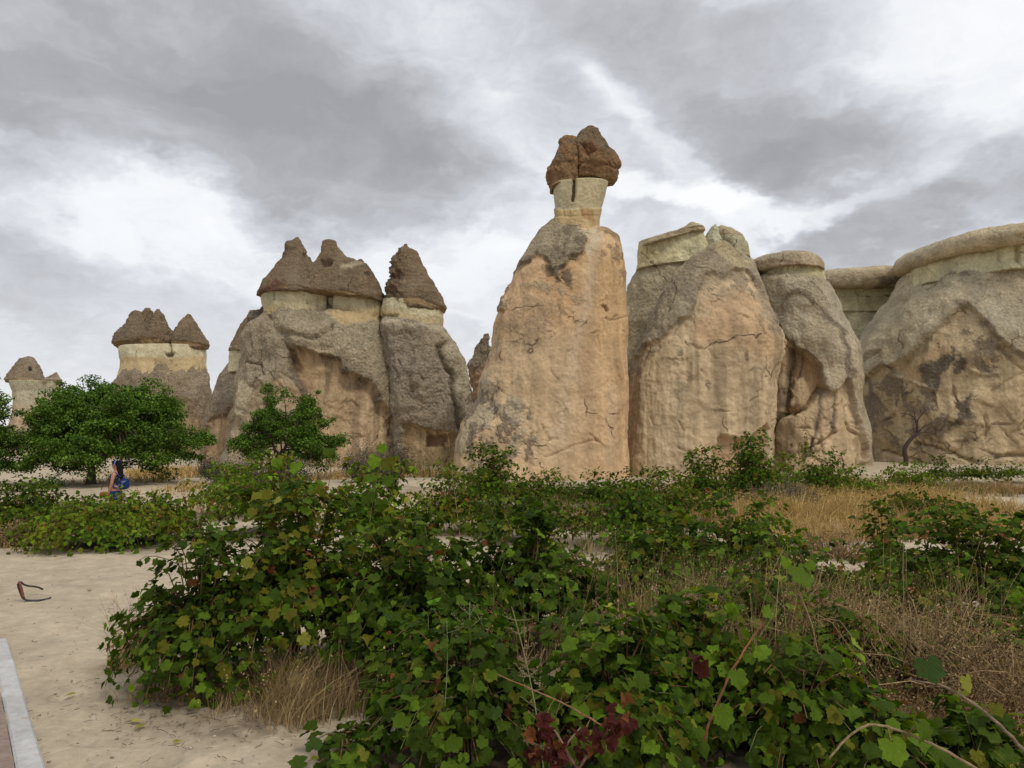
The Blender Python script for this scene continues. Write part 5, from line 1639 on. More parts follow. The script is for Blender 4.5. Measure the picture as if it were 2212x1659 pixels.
# ------------------------------------------------------------------ mid and far vines
MIDV = [
    (235, 1178, 350, 1077, 210, P_LIGHT, 'bright green grapevine in front of the walking woman', dict(leaf=0.11, up=0.0)),
    (50, 1150, 230, 1062, 110, P_DEEP, 'dark reddish grapevine at the left edge beyond the sand track', dict(leaf=0.12)),
    (355, 1165, 140, 1088, 80, P_LIGHT, 'pale green end of the vine row beside the dry grass, right of the woman', dict(leaf=0.12)),
    (500, 1110, 240, 1020, 60, P_LIGHT, 'yellow-green grapevine below the small round tree', dict(leaf=0.13)),
    (590, 1150, 280, 1010, 60, P_OLIVE, 'olive grapevine standing between the small tree and the tallest vine bush', dict(leaf=0.13)),
    (820, 1200, 260, 1040, 60, P_OLIVE, 'grapevine with shoots reaching up against the grey shrub', dict(leaf=0.13)),
    (760, 1120, 120, 1060, 26, P_LIGHT, 'small light green vine by the patch of white sand', dict(leaf=0.12)),
    (980, 1150, 240, 1035, 60, P_OLIVE, 'weedy grapevine at the foot of the tallest chimney, left part', dict(leaf=0.12)),
    (1060, 1095, 190, 988, 60, P_DEEP, 'dark grapevine hump against the lower left of the tallest chimney', dict(leaf=0.13)),
    (1130, 1170, 260, 1060, 60, P_MIX, 'green grapevine in the middle of the field, with one rust leaf', dict(leaf=0.12)),
    (1190, 1090, 160, 1030, 30, P_OLIVE, 'low olive vine below the crack line of the tallest chimney', dict(leaf=0.13)),
    (1290, 1100, 170, 1030, 36, P_DEEP, 'small dark vine touching the base of the tallest chimney', dict(leaf=0.13)),
    (1380, 1095, 190, 1028, 36, P_MIX, 'low vine under the narrow gap between the two big rocks', dict(leaf=0.13)),
    (1350, 1180, 320, 1075, 70, P_MIX, 'wide grapevine in the middle of the vineyard field', dict(leaf=0.12)),
    (1450, 1130, 230, 1040, 46, P_OLIVE, 'olive vine in front of the big smooth tan face', dict(leaf=0.13)),
    (1520, 1095, 170, 990, 55, P_DEEP, 'dark vine bush rising before the smooth tan face', dict(leaf=0.13)),
    (1625, 1085, 150, 965, 70, P_DEEP, 'tallest dark bush-like vine under the overhanging flake of the cliff', dict(leaf=0.13)),
    (1700, 1060, 160, 998, 34, P_LIGHT, 'light green vine between two dark ones below the cliff', dict(leaf=0.13)),
    (1785, 1070, 130, 994, 46, P_DEEP, 'dark rounded vine at the foot of the grey scarred cliff', dict(leaf=0.13)),
    (1850, 1078, 150, 1022, 30, P_LIGHT, 'yellow-green vine before the small white sand patch', dict(leaf=0.13)),
    (1960, 1062, 160, 1010, 34, P_LIGHT, 'low vine row under the bare tree', dict(leaf=0.13)),
    (2030, 1048, 120, 998, 34, P_MIX, 'short-stemmed vine just right of the bare tree', dict(leaf=0.13)),
    (2120, 1046, 130, 1000, 34, P_DEEP, 'dark vine by the pale path at the cliff foot', dict(leaf=0.13)),
    (2195, 1042, 90, 1002, 22, P_MIX, 'vine clump at the right edge above the pale path', dict(leaf=0.13)),
    (1470, 1250, 280, 1140, 42, P_MIX, 'grapevine mixed with straw-coloured weeds in the middle of the field', dict(leaf=0.12)),
    (1170, 1240, 170, 1165, 22, P_MIX, 'low grapevine runner bordering the sandy clearing', dict(leaf=0.12)),
    (1990, 1130, 260, 1060, 22, P_OLIVE, 'sparse yellow-green vine among golden dry grass', dict(leaf=0.13)),
]
for i, (x, yb, w, yt, nc, pal, lab, kw) in enumerate(MIDV):
    g = ground_at(x, yb)
    vine_px(x, yb, w, yt, int(nc * 2.3), lab, pal=pal, group=GV, seed=40 + i, node=0.075 if g[1] < 14 else 0.085, trunk=False, spill=0.45, **kw)

# climbing plant on the scarred cliff
make_vine(np.array(at(1738, 1012, 40.6)), 0.45, 0.35, 1.7, 30, 'thin leafy climber growing up the foot of the scarred cliff', pal=P_OLIVE, leaf=0.10, seed=90,
          trunk=False, node=0.12, spill=0.0, name='climbing_plant', cat='plant', leafkind='dot')


# ------------------------------------------------------------------ grey shrubs
def make_shrub(base, rx, ry, h, n_t, cols, label, seed, name='shrub', cat='shrub', group=None, leaf=0.035, per=16, dens_leaf=1.0, tangle=0.08):
    rs = np.random.RandomState(seed)
    t = thing(name, label, cat, tuple(base), group)
    wood, bag = Bag(), Bag()
    P = []
    for k in range(n_t):
        az = rs.uniform(0, 6.283)
        rad = math.sqrt(rs.rand())
        hh = h * math.sqrt(max(0.05, 1 - rad ** 2 * 0.85)) * rs.uniform(0.6, 1.05)
        end = np.array([base[0] + math.cos(az) * rx * rad, base[1] + math.sin(az) * ry * rad, base[2] + hh])
        st = np.array([base[0] + math.cos(az) * rx * rad * 0.25, base[1] + math.sin(az) * ry * rad * 0.25, base[2] - 0.03])
        ctl = (st + end) / 2 + np.array([math.cos(az) * rx * 0.15, math.sin(az) * ry * 0.15, -0.05 * h]) + rs.normal(0, tangle, 3) * h
        end[:2] += rs.normal(0, tangle, 2) * h
        pts = curve3(st, ctl, end, 6) + rs.normal(0, 0.02, (6, 3))
        wr = 0.45 if base[1] < 9 else 1.0
        tube(wood, pts, np.linspace(0.012, 0.004, 6) * wr, np.array(cols[rs.randint(0, len(cols))]) * rs.uniform(0.6, 1.3), 3, False)
        tt = rs.uniform(0.35, 1.0, per)
        q = (1 - tt)[:, None] ** 2 * st + (2 * tt * (1 - tt))[:, None] * ctl + (tt ** 2)[:, None] * end
        P.append(q + rs.normal(0, 0.07 * h + 0.03, (per, 3)))
    P = np.concatenate(P)
    m = len(P)
    ci = rs.randint(1, len(cols), m)
    C = np.array(cols)[ci] * rs.uniform(0.7, 1.3, (m, 1))
    if dens_leaf:
        scatter(bag, 'dot', P, rs.normal(0, 1, (m, 3)) + [0, 0, 0.6], rs.normal(0, 1, (m, 3)), leaf * rs.uniform(0.6, 1.4, m), C, rs)
        link('foliage', bag.mesh('shrub_foliage'), M_TREE, t, kind='stuff')
    link('twigs', wood.mesh('shrub_twigs'), M_BARK, t, kind='stuff')
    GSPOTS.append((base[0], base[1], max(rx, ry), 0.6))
    return t


def shrub_px(xD, yb, wpx, ytop, n_t, cols, label, seed, **kw):
    g = ground_at(xD, yb)
    top = at(xD, ytop, g[1])[2] - g[2]
    rx = wpx / 2 / FPX * g[1]
    return make_shrub(g, rx, rx, top, n_t, cols, label, seed, **kw)


GREY = [(0.10, 0.082, 0.072), (0.115, 0.105, 0.085), (0.085, 0.095, 0.060), (0.14, 0.12, 0.10)]
GREYG = [(0.10, 0.08, 0.065), (0.075, 0.090, 0.045), (0.060, 0.085, 0.035), (0.12, 0.12, 0.08)]
DRYB = [(0.24, 0.16, 0.085), (0.30, 0.20, 0.10), (0.17, 0.11, 0.065), (0.34, 0.24, 0.12)]
shrub_px(790, 1040, 120, 950, 130, GREY, 'grey-purple rounded shrub standing before the triple chimney', 201, per=34, leaf=0.06)
shrub_px(850, 1030, 100, 948, 90, GREY, 'smaller grey shrub right behind the rounded grey-purple one', 202, per=30, leaf=0.07)
shrub_px(560, 1050, 120, 985, 110, GREY, 'dusky grey shrub beneath the small round tree', 203, per=30, leaf=0.06)
shrub_px(490, 1045, 110, 990, 90, GREYG, 'grey-green shrub at the foot of the slim half-hidden chimney', 204, per=30, leaf=0.06)
shrub_px(625, 1040, 110, 975, 90, GREYG, 'grey-green shrub right of the small round tree trunk', 205, per=30, leaf=0.06)
shrub_px(450, 1030, 60, 985, 50, GREY, 'low dark shrub between the two left chimney groups', 206, per=26, leaf=0.07)
shrub_px(1690, 1105, 160, 1030, 150, GREY, 'wiry grey-brown bush in the golden grass below the scarred cliff', 207, per=26, leaf=0.04)
shrub_px(930, 1030, 130, 965, 60, [(0.20, 0.17, 0.08), (0.17, 0.16, 0.05), (0.25, 0.2, 0.08), (0.12, 0.13, 0.04)], 'thin yellow-green shrub between the triple and the tallest chimney', 208, per=24, leaf=0.05)
shrub_px(1810, 1205, 230, 1140, 170, DRYB, 'brown mound of dry bracken-like stems beside the sand gap', 209, per=12, leaf=0.02, tangle=0.3)
shrub_px(1960, 1500, 420, 1270, 170, DRYB, 'large rust-brown tangle of dead weeds left of the blue-green vine', 210, per=26, leaf=0.013, tangle=0.42)
shrub_px(2150, 1560, 300, 1360, 190, DRYB, 'dead brown weed thicket at the right edge under the vine', 211, per=26, leaf=0.013, tangle=0.42)
shrub_px(1560, 1400, 260, 1230, 190, [(0.22, 0.16, 0.09), (0.24, 0.2, 0.09), (0.16, 0.14, 0.05), (0.28, 0.2, 0.12)], 'straw-coloured seed-headed weed bush among the middle vines', 212, per=26, leaf=0.012, tangle=0.3)
shrub_px(1740, 1380, 200, 1250, 150, [(0.22, 0.16, 0.09), (0.22, 0.16, 0.09), (0.13, 0.12, 0.04), (0.28, 0.2, 0.12)], 'reddish dry weed bush behind the tall upright shoot', 213, per=26, leaf=0.012, tangle=0.35)
shrub_px(40, 1180, 130, 1120, 90, DRYB, 'reddish dry brush at the left edge beneath the dark vine', 214, per=16, leaf=0.04)


# ------------------------------------------------------------------ trees
def make_tree(base, label, limbs, clumps, leafsize, pal, seed, crown_r, crown_c, crown_h, trunk_r=0.16, name='tree', per=130, clump_r=0.42, flat=0.6, group=None, lean=0.0):
    rs = np.random.RandomState(seed)
    t = thing(name, label, 'tree', tuple(base), group)
    wood, bag = Bag(), Bag()
    b = np.array(base)
    fork = b + np.array([lean, 0, crown_c[2] * 0.38])
    tb = Bag()
    tube(tb, curve3(b - [0, 0, 0.15], (b + fork) / 2 + [0.08, 0, 0], fork, 7), np.linspace(trunk_r * 1.35, trunk_r * 0.8, 7), (0.105, 0.078, 0.058), 9)
    C = b + np.array(crown_c)
    ends, small = [], set()
    for k in range(clumps):
        while True:
            v = rs.uniform(-1, 1, 3)
            d = np.linalg.norm(v)
            if 0.25 < d < 1:
                break
        zn = (v[2] + 1) / 2
        rr_d = math.sqrt(max(0.0, 1 - zn ** 1.5)) * 1.05 + 0.05
        hv = math.hypot(v[0], v[1]) + 1e-6
        ro = rs.uniform(0.45, 1.0) ** 0.6 * rr_d
        v = np.array([v[0] / hv * ro, v[1] / hv * ro, v[2]])
        q = C + v * np.array([crown_r[0], crown_r[1], crown_h])
        # broken outline: clumps wander in and out
        q += rs.normal(0, 0.26, 3)
        if v[2] < -0.3:
            q[2] += 0.3 * crown_h * rs.rand()
        ends.append(q)
        if rs.rand() < 0.3:
            ends.append(q + (q - C) / np.linalg.norm(q - C) * rs.uniform(0.25, 0.55) + [0, 0, 0.1])
            small.add(len(ends) - 1)
    ends = np.array(ends)
    # limbs: each clump hangs on one of a few limbs
    tips = []
    for k in range(limbs):
        a = 2 * math.pi * k / limbs + rs.uniform(-0.4, 0.4)
        tip = C + np.array([math.cos(a) * crown_r[0] * 0.55, math.sin(a) * crown_r[1] * 0.55, rs.uniform(-0.3, 0.5) * crown_h])
        mid_ = (fork + tip) / 2 + np.array([0, 0, rs.uniform(-0.1, 0.25)])
        pts = curve3(fork, mid_, tip, 8)
        pts[1:-1] += rs.normal(0, 0.05, (6, 3))
        tube(tb, pts, np.linspace(trunk_r * 0.6, trunk_r * 0.2, 8), (0.10, 0.075, 0.055), 6)
        tips.append(pts)
    link('trunk', tb.mesh('tree_trunk'), M_BARK, t)
    allp = np.concatenate(tips)
    P, Nn = [], []
    for qi, q in enumerate(ends):
        i = np.argmin(np.linalg.norm(allp - q, axis=1) + rs.rand(len(allp)) * 0.5)
        st = allp[i]
        tube(wood, curve3(st, (st + q) / 2 + rs.normal(0, 0.1, 3), q, 5), np.linspace(0.035, 0.01, 5), (0.09, 0.07, 0.05), 4, False)
        r_ = clump_r * rs.uniform(0.6, 1.3) * (0.5 if qi in small else 1)
        m = int(per * rs.uniform(0.6, 1.3) * (0.3 if qi in small else 0.9))
        g = rs.normal(0, 1, (m, 3))
        g = g / np.linalg.norm(g, axis=1)[:, None] * (rs.rand(m, 1) ** 0.45) * r_ * np.array([1.15, 1.15, flat])
        P.append(q + g)
        Nn.append(g / r_ * 0.5 + [0, 0, 0.7] + rs.normal(0, 0.4, (m, 3)))
    P, Nn = np.concatenate(P), np.concatenate(Nn)
    m = len(P)
    Cc, _ = pick(rs, pal, m, 0.3)
    Cc *= (1 + 0.45 * fbm(P, 0.8, 2, 0.5, seed))[:, None]
    scatter(bag, 'dot', P, Nn, rs.normal(0, 1, (m, 3)) + [0, 0, -0.4], leafsize * rs.uniform(0.6, 1.3, m), np.clip(Cc, 0.008, 1), rs)
    link('branches', wood.mesh('tree_branches'), M_BARK, t, kind='stuff')
    link('crown', bag.mesh('tree_crown'), M_TREE, t, kind='stuff')
    return t


PT = [((0.048, 0.100, 0.012), 3), ((0.075, 0.145, 0.016), 3), ((0.125, 0.21, 0.026), 2.6), ((0.11, 0.17, 0.03), 0.4)]
g = ground_at(195, 1046)
make_tree(g, 'wide spreading green tree with a low crown behind the walking woman', 8, 320, 0.10, PT, 301, (3.95, 3.0), (0.80, 0.3, 2.35), 2.15, 0.17, per=300, clump_r=0.52)
g2 = ground_at(-55, 1050)
g2 = g2 - np.array([0.7, 0, 0])
make_tree(g2, 'leafy tree cut off by the left edge of the view', 6, 130, 0.10, [(c, w) for c, w in PT], 302, (1.75, 2.0), (0.0, 0, 2.6), 2.6, 0.14, per=200, clump_r=0.5)
g3 = ground_at(612, 1036)
make_tree(g3, 'small rounded green tree in front of the triple chimney', 6, 120, 0.10, [(c, w) for c, w in PT], 303, (2.35, 1.6), (0.05, 0, 2.45), 1.85, 0.10, per=300, clump_r=0.42, lean=-0.3, flat=0.8)

# bare dead tree at the right-hand cliff
bt = thing('bare_tree', 'leafless crooked dark tree at the foot of the wide right cliff', 'tree', tuple(at(1955, 1003, 40.0)))
D_ = 40.0
wood = Bag()


def px_limb(bag, pts, r0, r1, yo=0.0, col=(0.062, 0.045, 0.036)):
    A = np.array([at(x, y, D_ + yo * i) for i, (x, y) in enumerate(pts)])
    k = np.linspace(0, 1, len(A))
    kk = np.linspace(0, 1, len(A) * 3)
    B = np.stack([np.interp(kk, k, A[:, i]) for i in range(3)], 1)
    B[1:-1] = (B[:-2] + B[1:-1] * 2 + B[2:]) / 4
    tube(bag, B, np.linspace(r0, r1, len(B)), col, 6)


px_limb(wood, c5((592, 1490), (596, 1450), (582, 1405), (600, 1365), (632, 1330), (660, 1308)), 0.13, 0.085)
link('trunk', wood.mesh('bare_trunk'), M_BARK, bt)
for pts, r0, r1 in ((((660, 1310), (655, 1260), (645, 1220), (610, 1200), (560, 1195)), .09, .015), (((658, 1265), (660, 1230), (700, 1180), (760, 1150)), .06, .012),
                    (((660, 1310), (700, 1300), (760, 1310)), .07, .015), (((665, 1300), (690, 1270), (740, 1250), (790, 1240)), .05, .01),
                    (((645, 1220), (640, 1180), (632, 1150)), .04, .01), (((700, 1180), (690, 1140)), .025, .008), (((632, 1330), (625, 1318)), .05, .03),
                    (((655, 1235), (620, 1225), (590, 1222)), .025, .008), (((680, 1200), (670, 1165), (664, 1150)), .025, .008),
                    (((700, 1300), (720, 1280), (735, 1262)), .03, .008), (((740, 1165), (745, 1185), (770, 1180)), .02, .008)):
    w2 = Bag()
    px_limb(w2, c5(*pts), r0 * 0.7, r1 * 0.8, rr.uniform(-0.25, 0.25))
    link('branch', w2.mesh('bare_branch'), M_BARK, bt)


# ------------------------------------------------------------------ dry grass
def grass(label, areas, n, h, cols, seed, width=0.004, lean=0.5, heads=0.0, seg=3, kindname='dry_grass'):
    """areas: (x, y, rx, ry) on the ground"""
    rs = np.random.RandomState(seed)
    A = np.array([a[2] * a[3] for a in areas])
    bag = Bag()
    cnt = (n * A / A.sum()).astype(int)
    for (ax, ay, rx, ry), m in zip(areas, cnt):
        th = rs.uniform(0, 6.283, m)
        r = np.sqrt(rs.rand(m)) * (1 + 0.25 * rs.normal(0, 1, m) * 0.4)
        # tufts
        nt = max(3, m // 22)
        tx, ty = ax + rx * rs.uniform(-1, 1, nt), ay + ry * rs.uniform(-1, 1, nt)
        w = rs.randint(0, nt, m)
        x = np.where(rs.rand(m) < 0.6, tx[w] + rs.normal(0, 0.05, m), ax + rx * r * np.cos(th))
        y = np.where(rs.rand(m) < 0.6, ty[w] + rs.normal(0, 0.05, m), ay + ry * r * np.sin(th))
        z = gz(x, y)
        dist = np.hypot(x, y)
        hh = h * rs.uniform(0.25, 1.2, m) * np.clip(0.9 + 0.8 * fbm(np.stack([x, y, 0 * x], 1), 1.1, 3, 0.5, seed), 0.25, 1.8)
        P0 = np.stack([x, y, z - 0.01], 1)
        az = rs.uniform(0, 6.283, m)
        ln = lean * rs.uniform(0.1, 1.0, m) * hh
        dirv = np.stack([np.cos(az), np.sin(az), np.zeros(m)], 1)
        wd = np.maximum(width, dist * 0.00055) * rs.uniform(0.6, 1.4, m)
        sdv = np.stack([-np.sin(az + 0.8), np.cos(az + 0.8), np.zeros(m)], 1)
        C = np.array(cols)[rs.randint(0, len(cols), m)] * rs.uniform(0.7, 1.3, (m, 1))
        rows = []
        for k in range(seg + 1):
            t = k / seg
            c = P0 + dirv * (ln * t * t)[:, None] + np.array([0, 0, 1.0]) * (hh * (t - 0.25 * (ln / (hh + 1e-6)) * t * t))[:, None]
            wk = wd * (1 - 0.85 * t)
            rows.append(c - sdv * wk[:, None])
            rows.append(c + sdv * wk[:, None])
        V = np.stack(rows, 1)
        nv = 2 * (seg + 1)
        base = (np.arange(m) * nv)[:, None]
        Q = np.concatenate([base + np.array([[2 * k, 2 * k + 1, 2 * k + 3, 2 * k + 2]]) for k in range(seg)])
        bag.add(V.reshape(-1, 3), Q, None, np.repeat(C, nv, 0))
        if heads:
            hi = np.nonzero(rs.rand(m) < heads)[0]
            tipp = V[hi, -1]
            nh = len(hi)
            for rep in range(2):
                pp = tipp + rs.normal(0, 0.012 + 0.0008 * dist[hi][:, None], (nh, 3))
                scatter(bag, 'dot', pp, rs.normal(0, 1, (nh, 3)), np.tile([0.1, 0.1, 1.0], (nh, 1)) + rs.normal(0, 0.4, (nh, 3)),
                        np.maximum(0.012, dist[hi] * 0.0013) * rs.uniform(0.7, 1.4, nh), np.clip(C[hi] * 1.25, 0, 1), rs)
    link(kindname, bag.mesh(kindname), M_GRASS, kind='stuff', label=label, cat='grass')


def ga(x, y, wpx, dep):
    g = ground_at(x, y)
    return (g[0], g[1], wpx / 2 / FPX * g[1], dep)


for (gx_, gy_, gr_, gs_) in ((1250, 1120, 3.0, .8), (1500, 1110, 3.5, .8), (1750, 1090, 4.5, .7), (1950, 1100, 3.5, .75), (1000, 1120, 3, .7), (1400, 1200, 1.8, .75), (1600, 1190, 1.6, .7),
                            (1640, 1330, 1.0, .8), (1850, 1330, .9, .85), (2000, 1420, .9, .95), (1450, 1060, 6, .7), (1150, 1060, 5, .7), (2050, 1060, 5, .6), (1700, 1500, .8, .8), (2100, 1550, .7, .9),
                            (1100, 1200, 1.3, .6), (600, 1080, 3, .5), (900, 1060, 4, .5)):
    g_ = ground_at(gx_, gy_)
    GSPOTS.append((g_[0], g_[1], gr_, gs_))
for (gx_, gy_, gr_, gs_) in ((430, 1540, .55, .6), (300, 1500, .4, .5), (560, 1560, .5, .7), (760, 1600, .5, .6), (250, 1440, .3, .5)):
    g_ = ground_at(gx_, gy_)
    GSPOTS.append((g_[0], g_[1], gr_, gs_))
GOLD = [(0.50, 0.34, 0.13), (0.43, 0.29, 0.11), (0.55, 0.40, 0.17), (0.36, 0.24, 0.10)]
RUSTG = [(0.38, 0.24, 0.11), (0.32, 0.19, 0.09), (0.42, 0.28, 0.13), (0.24, 0.15, 0.08)]
STRAW = [(0.42, 0.31, 0.15), (0.36, 0.26, 0.13), (0.30, 0.21, 0.10), (0.24, 0.16, 0.08)]
WEED = [(0.16, 0.16, 0.05), (0.22, 0.18, 0.07), (0.12, 0.13, 0.04), (0.30, 0.22, 0.10)]
grass('field of golden dry grass below the cliffs', [ga(1800, 1110, 380, 2.2), ga(1980, 1120, 300, 2.0), ga(1640, 1110, 200, 1.6), ga(2120, 1110, 220, 1.5), ga(1880, 1080, 360, 2.5), ga(1750, 1150, 420, 1.6), ga(2100, 1150, 300, 1.6), ga(1560, 1110, 240, 1.6)], 22000, 0.5, GOLD, 401, 0.003, 0.9, 0.2, 2)
grass('rust-coloured dry grass before the golden field', [ga(1870, 1165, 300, 0.9), ga(2150, 1130, 180, 1.2), ga(1560, 1125, 260, 1.4), ga(1240, 1130, 110, 1.0), ga(2140, 1062, 160, 2.0), ga(1830, 1050, 120, 2)], 6500, 0.36, RUSTG, 402, 0.003, 1.0, 0.25, 2)
grass('golden grass tufts and verges on the left, among the vines', [ga(420, 1105, 150, 1.5), ga(400, 1060, 140, 2.0), ga(720, 1030, 130, 3), ga(900, 1025, 160, 3), ga(330, 1033, 160, 4), ga(930, 1075, 90, 1.4), ga(1000, 1090, 80, 1.2), ga(380, 1020, 200, 5), ga(90, 1185, 160, 0.5), ga(1560, 1060, 240, 3)], 8000, 0.34, GOLD, 403, 0.003, 0.9, 0.15, 2)
grass('tuft of pale straw grass bent over the sand below the dark vine', [ga(640, 1500, 130, 0.35), ga(700, 1470, 90, 0.3), ga(290, 1430, 60, 0.25), ga(640, 1560, 110, 0.2), ga(740, 1530, 110, 0.25), ga(560, 1520, 160, 0.3), ga(400, 1500, 200, 0.2)], 3000, 0.46, STRAW, 404, 0.0020, 1.3, 0.12, 4)
grass('thin greenish weeds woven through the vines', [ga(1450, 1200, 400, 1.0), ga(1640, 1330, 300, 0.8), ga(1850, 1330, 350, 0.8), ga(2000, 1420, 300, 0.6), ga(1250, 1150, 300, 1.4), ga(1100, 1110, 260, 1.6), ga(1330, 1110, 300, 2), ga(1500, 1090, 500, 2.5), ga(1150, 1075, 400, 3), ga(1900, 1060, 400, 3), ga(1000, 1150, 250, 1), ga(1820, 1560, 260, 0.4)], 13000, 0.36, WEED, 405, 0.0018, 0.8, 0.35, 3)
grass('straw stalks standing between the near vines', [ga(1500, 1330, 500, 0.9), ga(1650, 1450, 400, 0.6), ga(1250, 1380, 300, 0.4), ga(1880, 1380, 420, 0.7), ga(1150, 1500, 300, 0.4), ga(2080, 1480, 300, 0.6)], 3400, 0.56, STRAW, 409, 0.0013, 0.6, 0.5, 4)
grass('dry matted straw lying under the near vines', [ga(1400, 1420, 220, 0.4), ga(1700, 1560, 200, 0.4), ga(2050, 1640, 220, 0.3), ga(1200, 1560, 260, 0.3), ga(900, 1500, 200, 0.3)], 3000, 0.22, STRAW, 406, 0.0016, 1.6, 0.0, 3)
grass('reddish dead weed stems in the right foreground', [ga(1960, 1500, 420, 0.5), ga(2130, 1480, 260, 0.5), ga(1850, 1420, 260, 0.5), ga(2100, 1620, 250, 0.3)], 3600, 0.42, RUSTG, 407, 0.0014, 1.7, 0.4, 4)

# ------------------------------------------------------------------ litter on the sand
rs = np.random.RandomState(77)
bag = Bag()
for k in range(560):
    x = rs.uniform(40, 780)
    y = rs.uniform(1210, 1700)
    if rs.rand() < 0.7:
        x, y = rs.normal(430, 150), rs.normal(1530, 45)
    if y < 1190:
        continue
    p = ground_at(x, y)
    a = rs.uniform(0, 3.14)
    l_ = rs.uniform(0.006, 0.06) * rs.uniform(0.5, 1.2) * (1 if rs.rand() < 0.93 else 2.4)
    d = np.array([math.cos(a), math.sin(a), 0.05]) * l_
    m_ = p + d * 0.5 + [rs.normal(0, 0.004), rs.normal(0, 0.004), 0.004]
    tube(bag, np.array([p + [0, 0, 0.008], m_ + [0, 0, 0.006], p + d + [0, 0, 0.008]]), rs.uniform(0.0008, 0.0022), np.array([0.12, 0.08, 0.055]) * rs.uniform(0.6, 1.6), 3, False)
link('twig_litter', bag.mesh('twig_litter'), M_BARK, kind='stuff', label='scattered dry twigs and straw on the sand', cat='litter')

bag = Bag()
ico = [(0, 0, 1), (0.9, 0, 0.3), (0.28, 0.85, 0.3), (-0.72, 0.53, 0.3), (-0.72, -0.53, 0.3), (0.28, -0.85, 0.3), (0, 0, -0.4)]
icoT = [(0, 1, 2), (0, 2, 3), (0, 3, 4), (0, 4, 5), (0, 5, 1), (6, 2, 1), (6, 3, 2), (6, 4, 3), (6, 5, 4), (6, 1, 5)]
for k in range(2600):
    dd = 3.0 + 22 * rs.rand() ** 1.8
    x = dd * rs.uniform(-0.75, 0.75)
    p = np.array([x, dd, gz1(x, dd) + 0.002])
    s_ = rs.uniform(0.003, 0.012) * (1 if rs.rand() < 0.96 else 2.6)
    bag.add(np.array(ico) * s_ * rs.uniform(0.6, 1.3, 3) + p, None, icoT, np.array([0.42, 0.36, 0.29]) * rs.uniform(0.55, 1.25))
link('pebbles', bag.mesh('pebbles'), M_PLAIN, kind='stuff', label='small pale pebbles strewn over the sand', cat='pebbles')

# yellow leaves lying on the sand
fall = [(164, 1504, 'yellow'), (302, 1565, 'pale yellow'), (314, 1570, 'yellow'), (380, 1612, 'yellow'), (628, 1664, 'green')]
leafw = ['pale yellow fallen leaf lying nearest the kerb', 'small yellow fallen leaf between the kerb and the vine', 'dull green fallen leaf beside the small yellow one',
         'bright yellow fallen leaf on the shadowed sand', 'dark green fallen leaf at the bottom of the sand']
for (x, y, c), lab in zip(fall, leafw):
    p = ground_at(x, y)
    V, T = SHAPES['oval'][lr.randrange(6)]
    a = lr.uniform(0, 6.28)
    Rm = np.array([[math.cos(a), -math.sin(a), 0], [math.sin(a), math.cos(a), 0], [0, 0, 1]])
    W = (V * [1, 1, 0.5]) @ Rm.T * 0.07 + p + [0, 0, 0.018]
    cc_l = (0.36, 0.32, 0.08) if 'yellow' in c else (0.07, 0.1, 0.03)
    link('fallen_leaf', build_mesh('fallen_leaf', W, None, T, np.tile(cc_l, (len(W), 1)), True), M_LEAF, label=lab, cat='leaf', group='leaves lying on the sand')

# ------------------------------------------------------------------ kerb
M_CONC = rock_material('concrete', 30, 0.006, 0.12)
ka, kb2 = ground_at(0, 1333), ground_at(96, 1659)
la, lb = ground_at(0, 1487), ground_at(26, 1659)
dirk = (ka - kb2)[:2]
dirk = dirk / np.linalg.norm(dirk)
perp = np.array([dirk[1], -dirk[0]])
if perp[0] > 0:
    perp = -perp
wid = abs(((lb - kb2)[:2] @ perp))
wid = min(max(wid, 0.12), 0.24) * 0.9
kerb = thing('kerb', 'pale concrete kerb of long stones edging the sand in the lower left corner', 'kerb', (kb2[0], kb2[1], kb2[2]))
o0 = kb2[:2] - dirk * 2.6
STL = 1.0
for k in range(6):
    s0, s1 = k * STL + 0.004, (k + 1) * STL - 0.004
    cs = []
    bev = 0.012
    prof = [(-0.0, -0.12), (0.0, 0.0), (bev, bev), (wid - bev, bev), (wid, 0.0), (wid, -0.15)]
    rings = []
    for s_ in (s0, s0 + 0.006, s1 - 0.006, s1):
        q = o0 + dirk * s_
        z0 = gz1(*(q + perp * wid * 0.5)) + 0.012
        ins = 0.006 if s_ in (s0, s1) else 0.0
        for (w_, h_) in prof:
            w2_ = min(max(w_, ins), wid - ins)
            pp = q + perp * w2_
            rings.append((pp[0], pp[1], z0 + h_ - (ins if h_ > 0 else 0)))
    V = np.array(rings)
    n = len(prof)
    Q = []
    for r_ in range(3):
        for j in range(n - 1):
            Q.append((r_ * n + j, r_ * n + j + 1, (r_ + 1) * n + j + 1, (r_ + 1) * n + j))
    Q += [(0, 5, 4, 1), (1, 4, 3, 2), (18, 19, 22, 23), (19, 20, 21, 22)]
    link('kerb_stone', build_mesh('kerb_stone', V, Q, None, np.tile(np.array([0.47, 0.46, 0.445]) * rs.uniform(0.93, 1.05), (len(V), 1)), False), M_CONC, kerb)
# trodden reddish paving beyond the kerb
q0, q1_ = o0 + perp * (wid + 0.004), o0 + dirk * 6.0 + perp * (wid + 0.004)
V, Q = [], []
for i in range(13):
    for j in range(5):
        q = q0 + (q1_ - q0) * i / 12 + perp * j * 0.5
        V.append((q[0], q[1], gz1(q[0], q[1]) + 0.012))
for i in range(12):
    for j in range(4):
        Q.append((i * 5 + j, i * 5 + j + 1, (i + 1) * 5 + j + 1, (i + 1) * 5 + j))
link('pavement', build_mesh('pavement', np.array(V), Q, None, np.tile([0.27, 0.20, 0.165], (len(V), 1)), True), rock_material('paving', 30, 0.006, 0.2), kind='structure')

# ------------------------------------------------------------------ bent metal strip
g0 = ground_at(56, 1298)
dd_ = g0[1]


def lp(x, y, dy=0.0):
    return at(x, y, dd_ + dy)


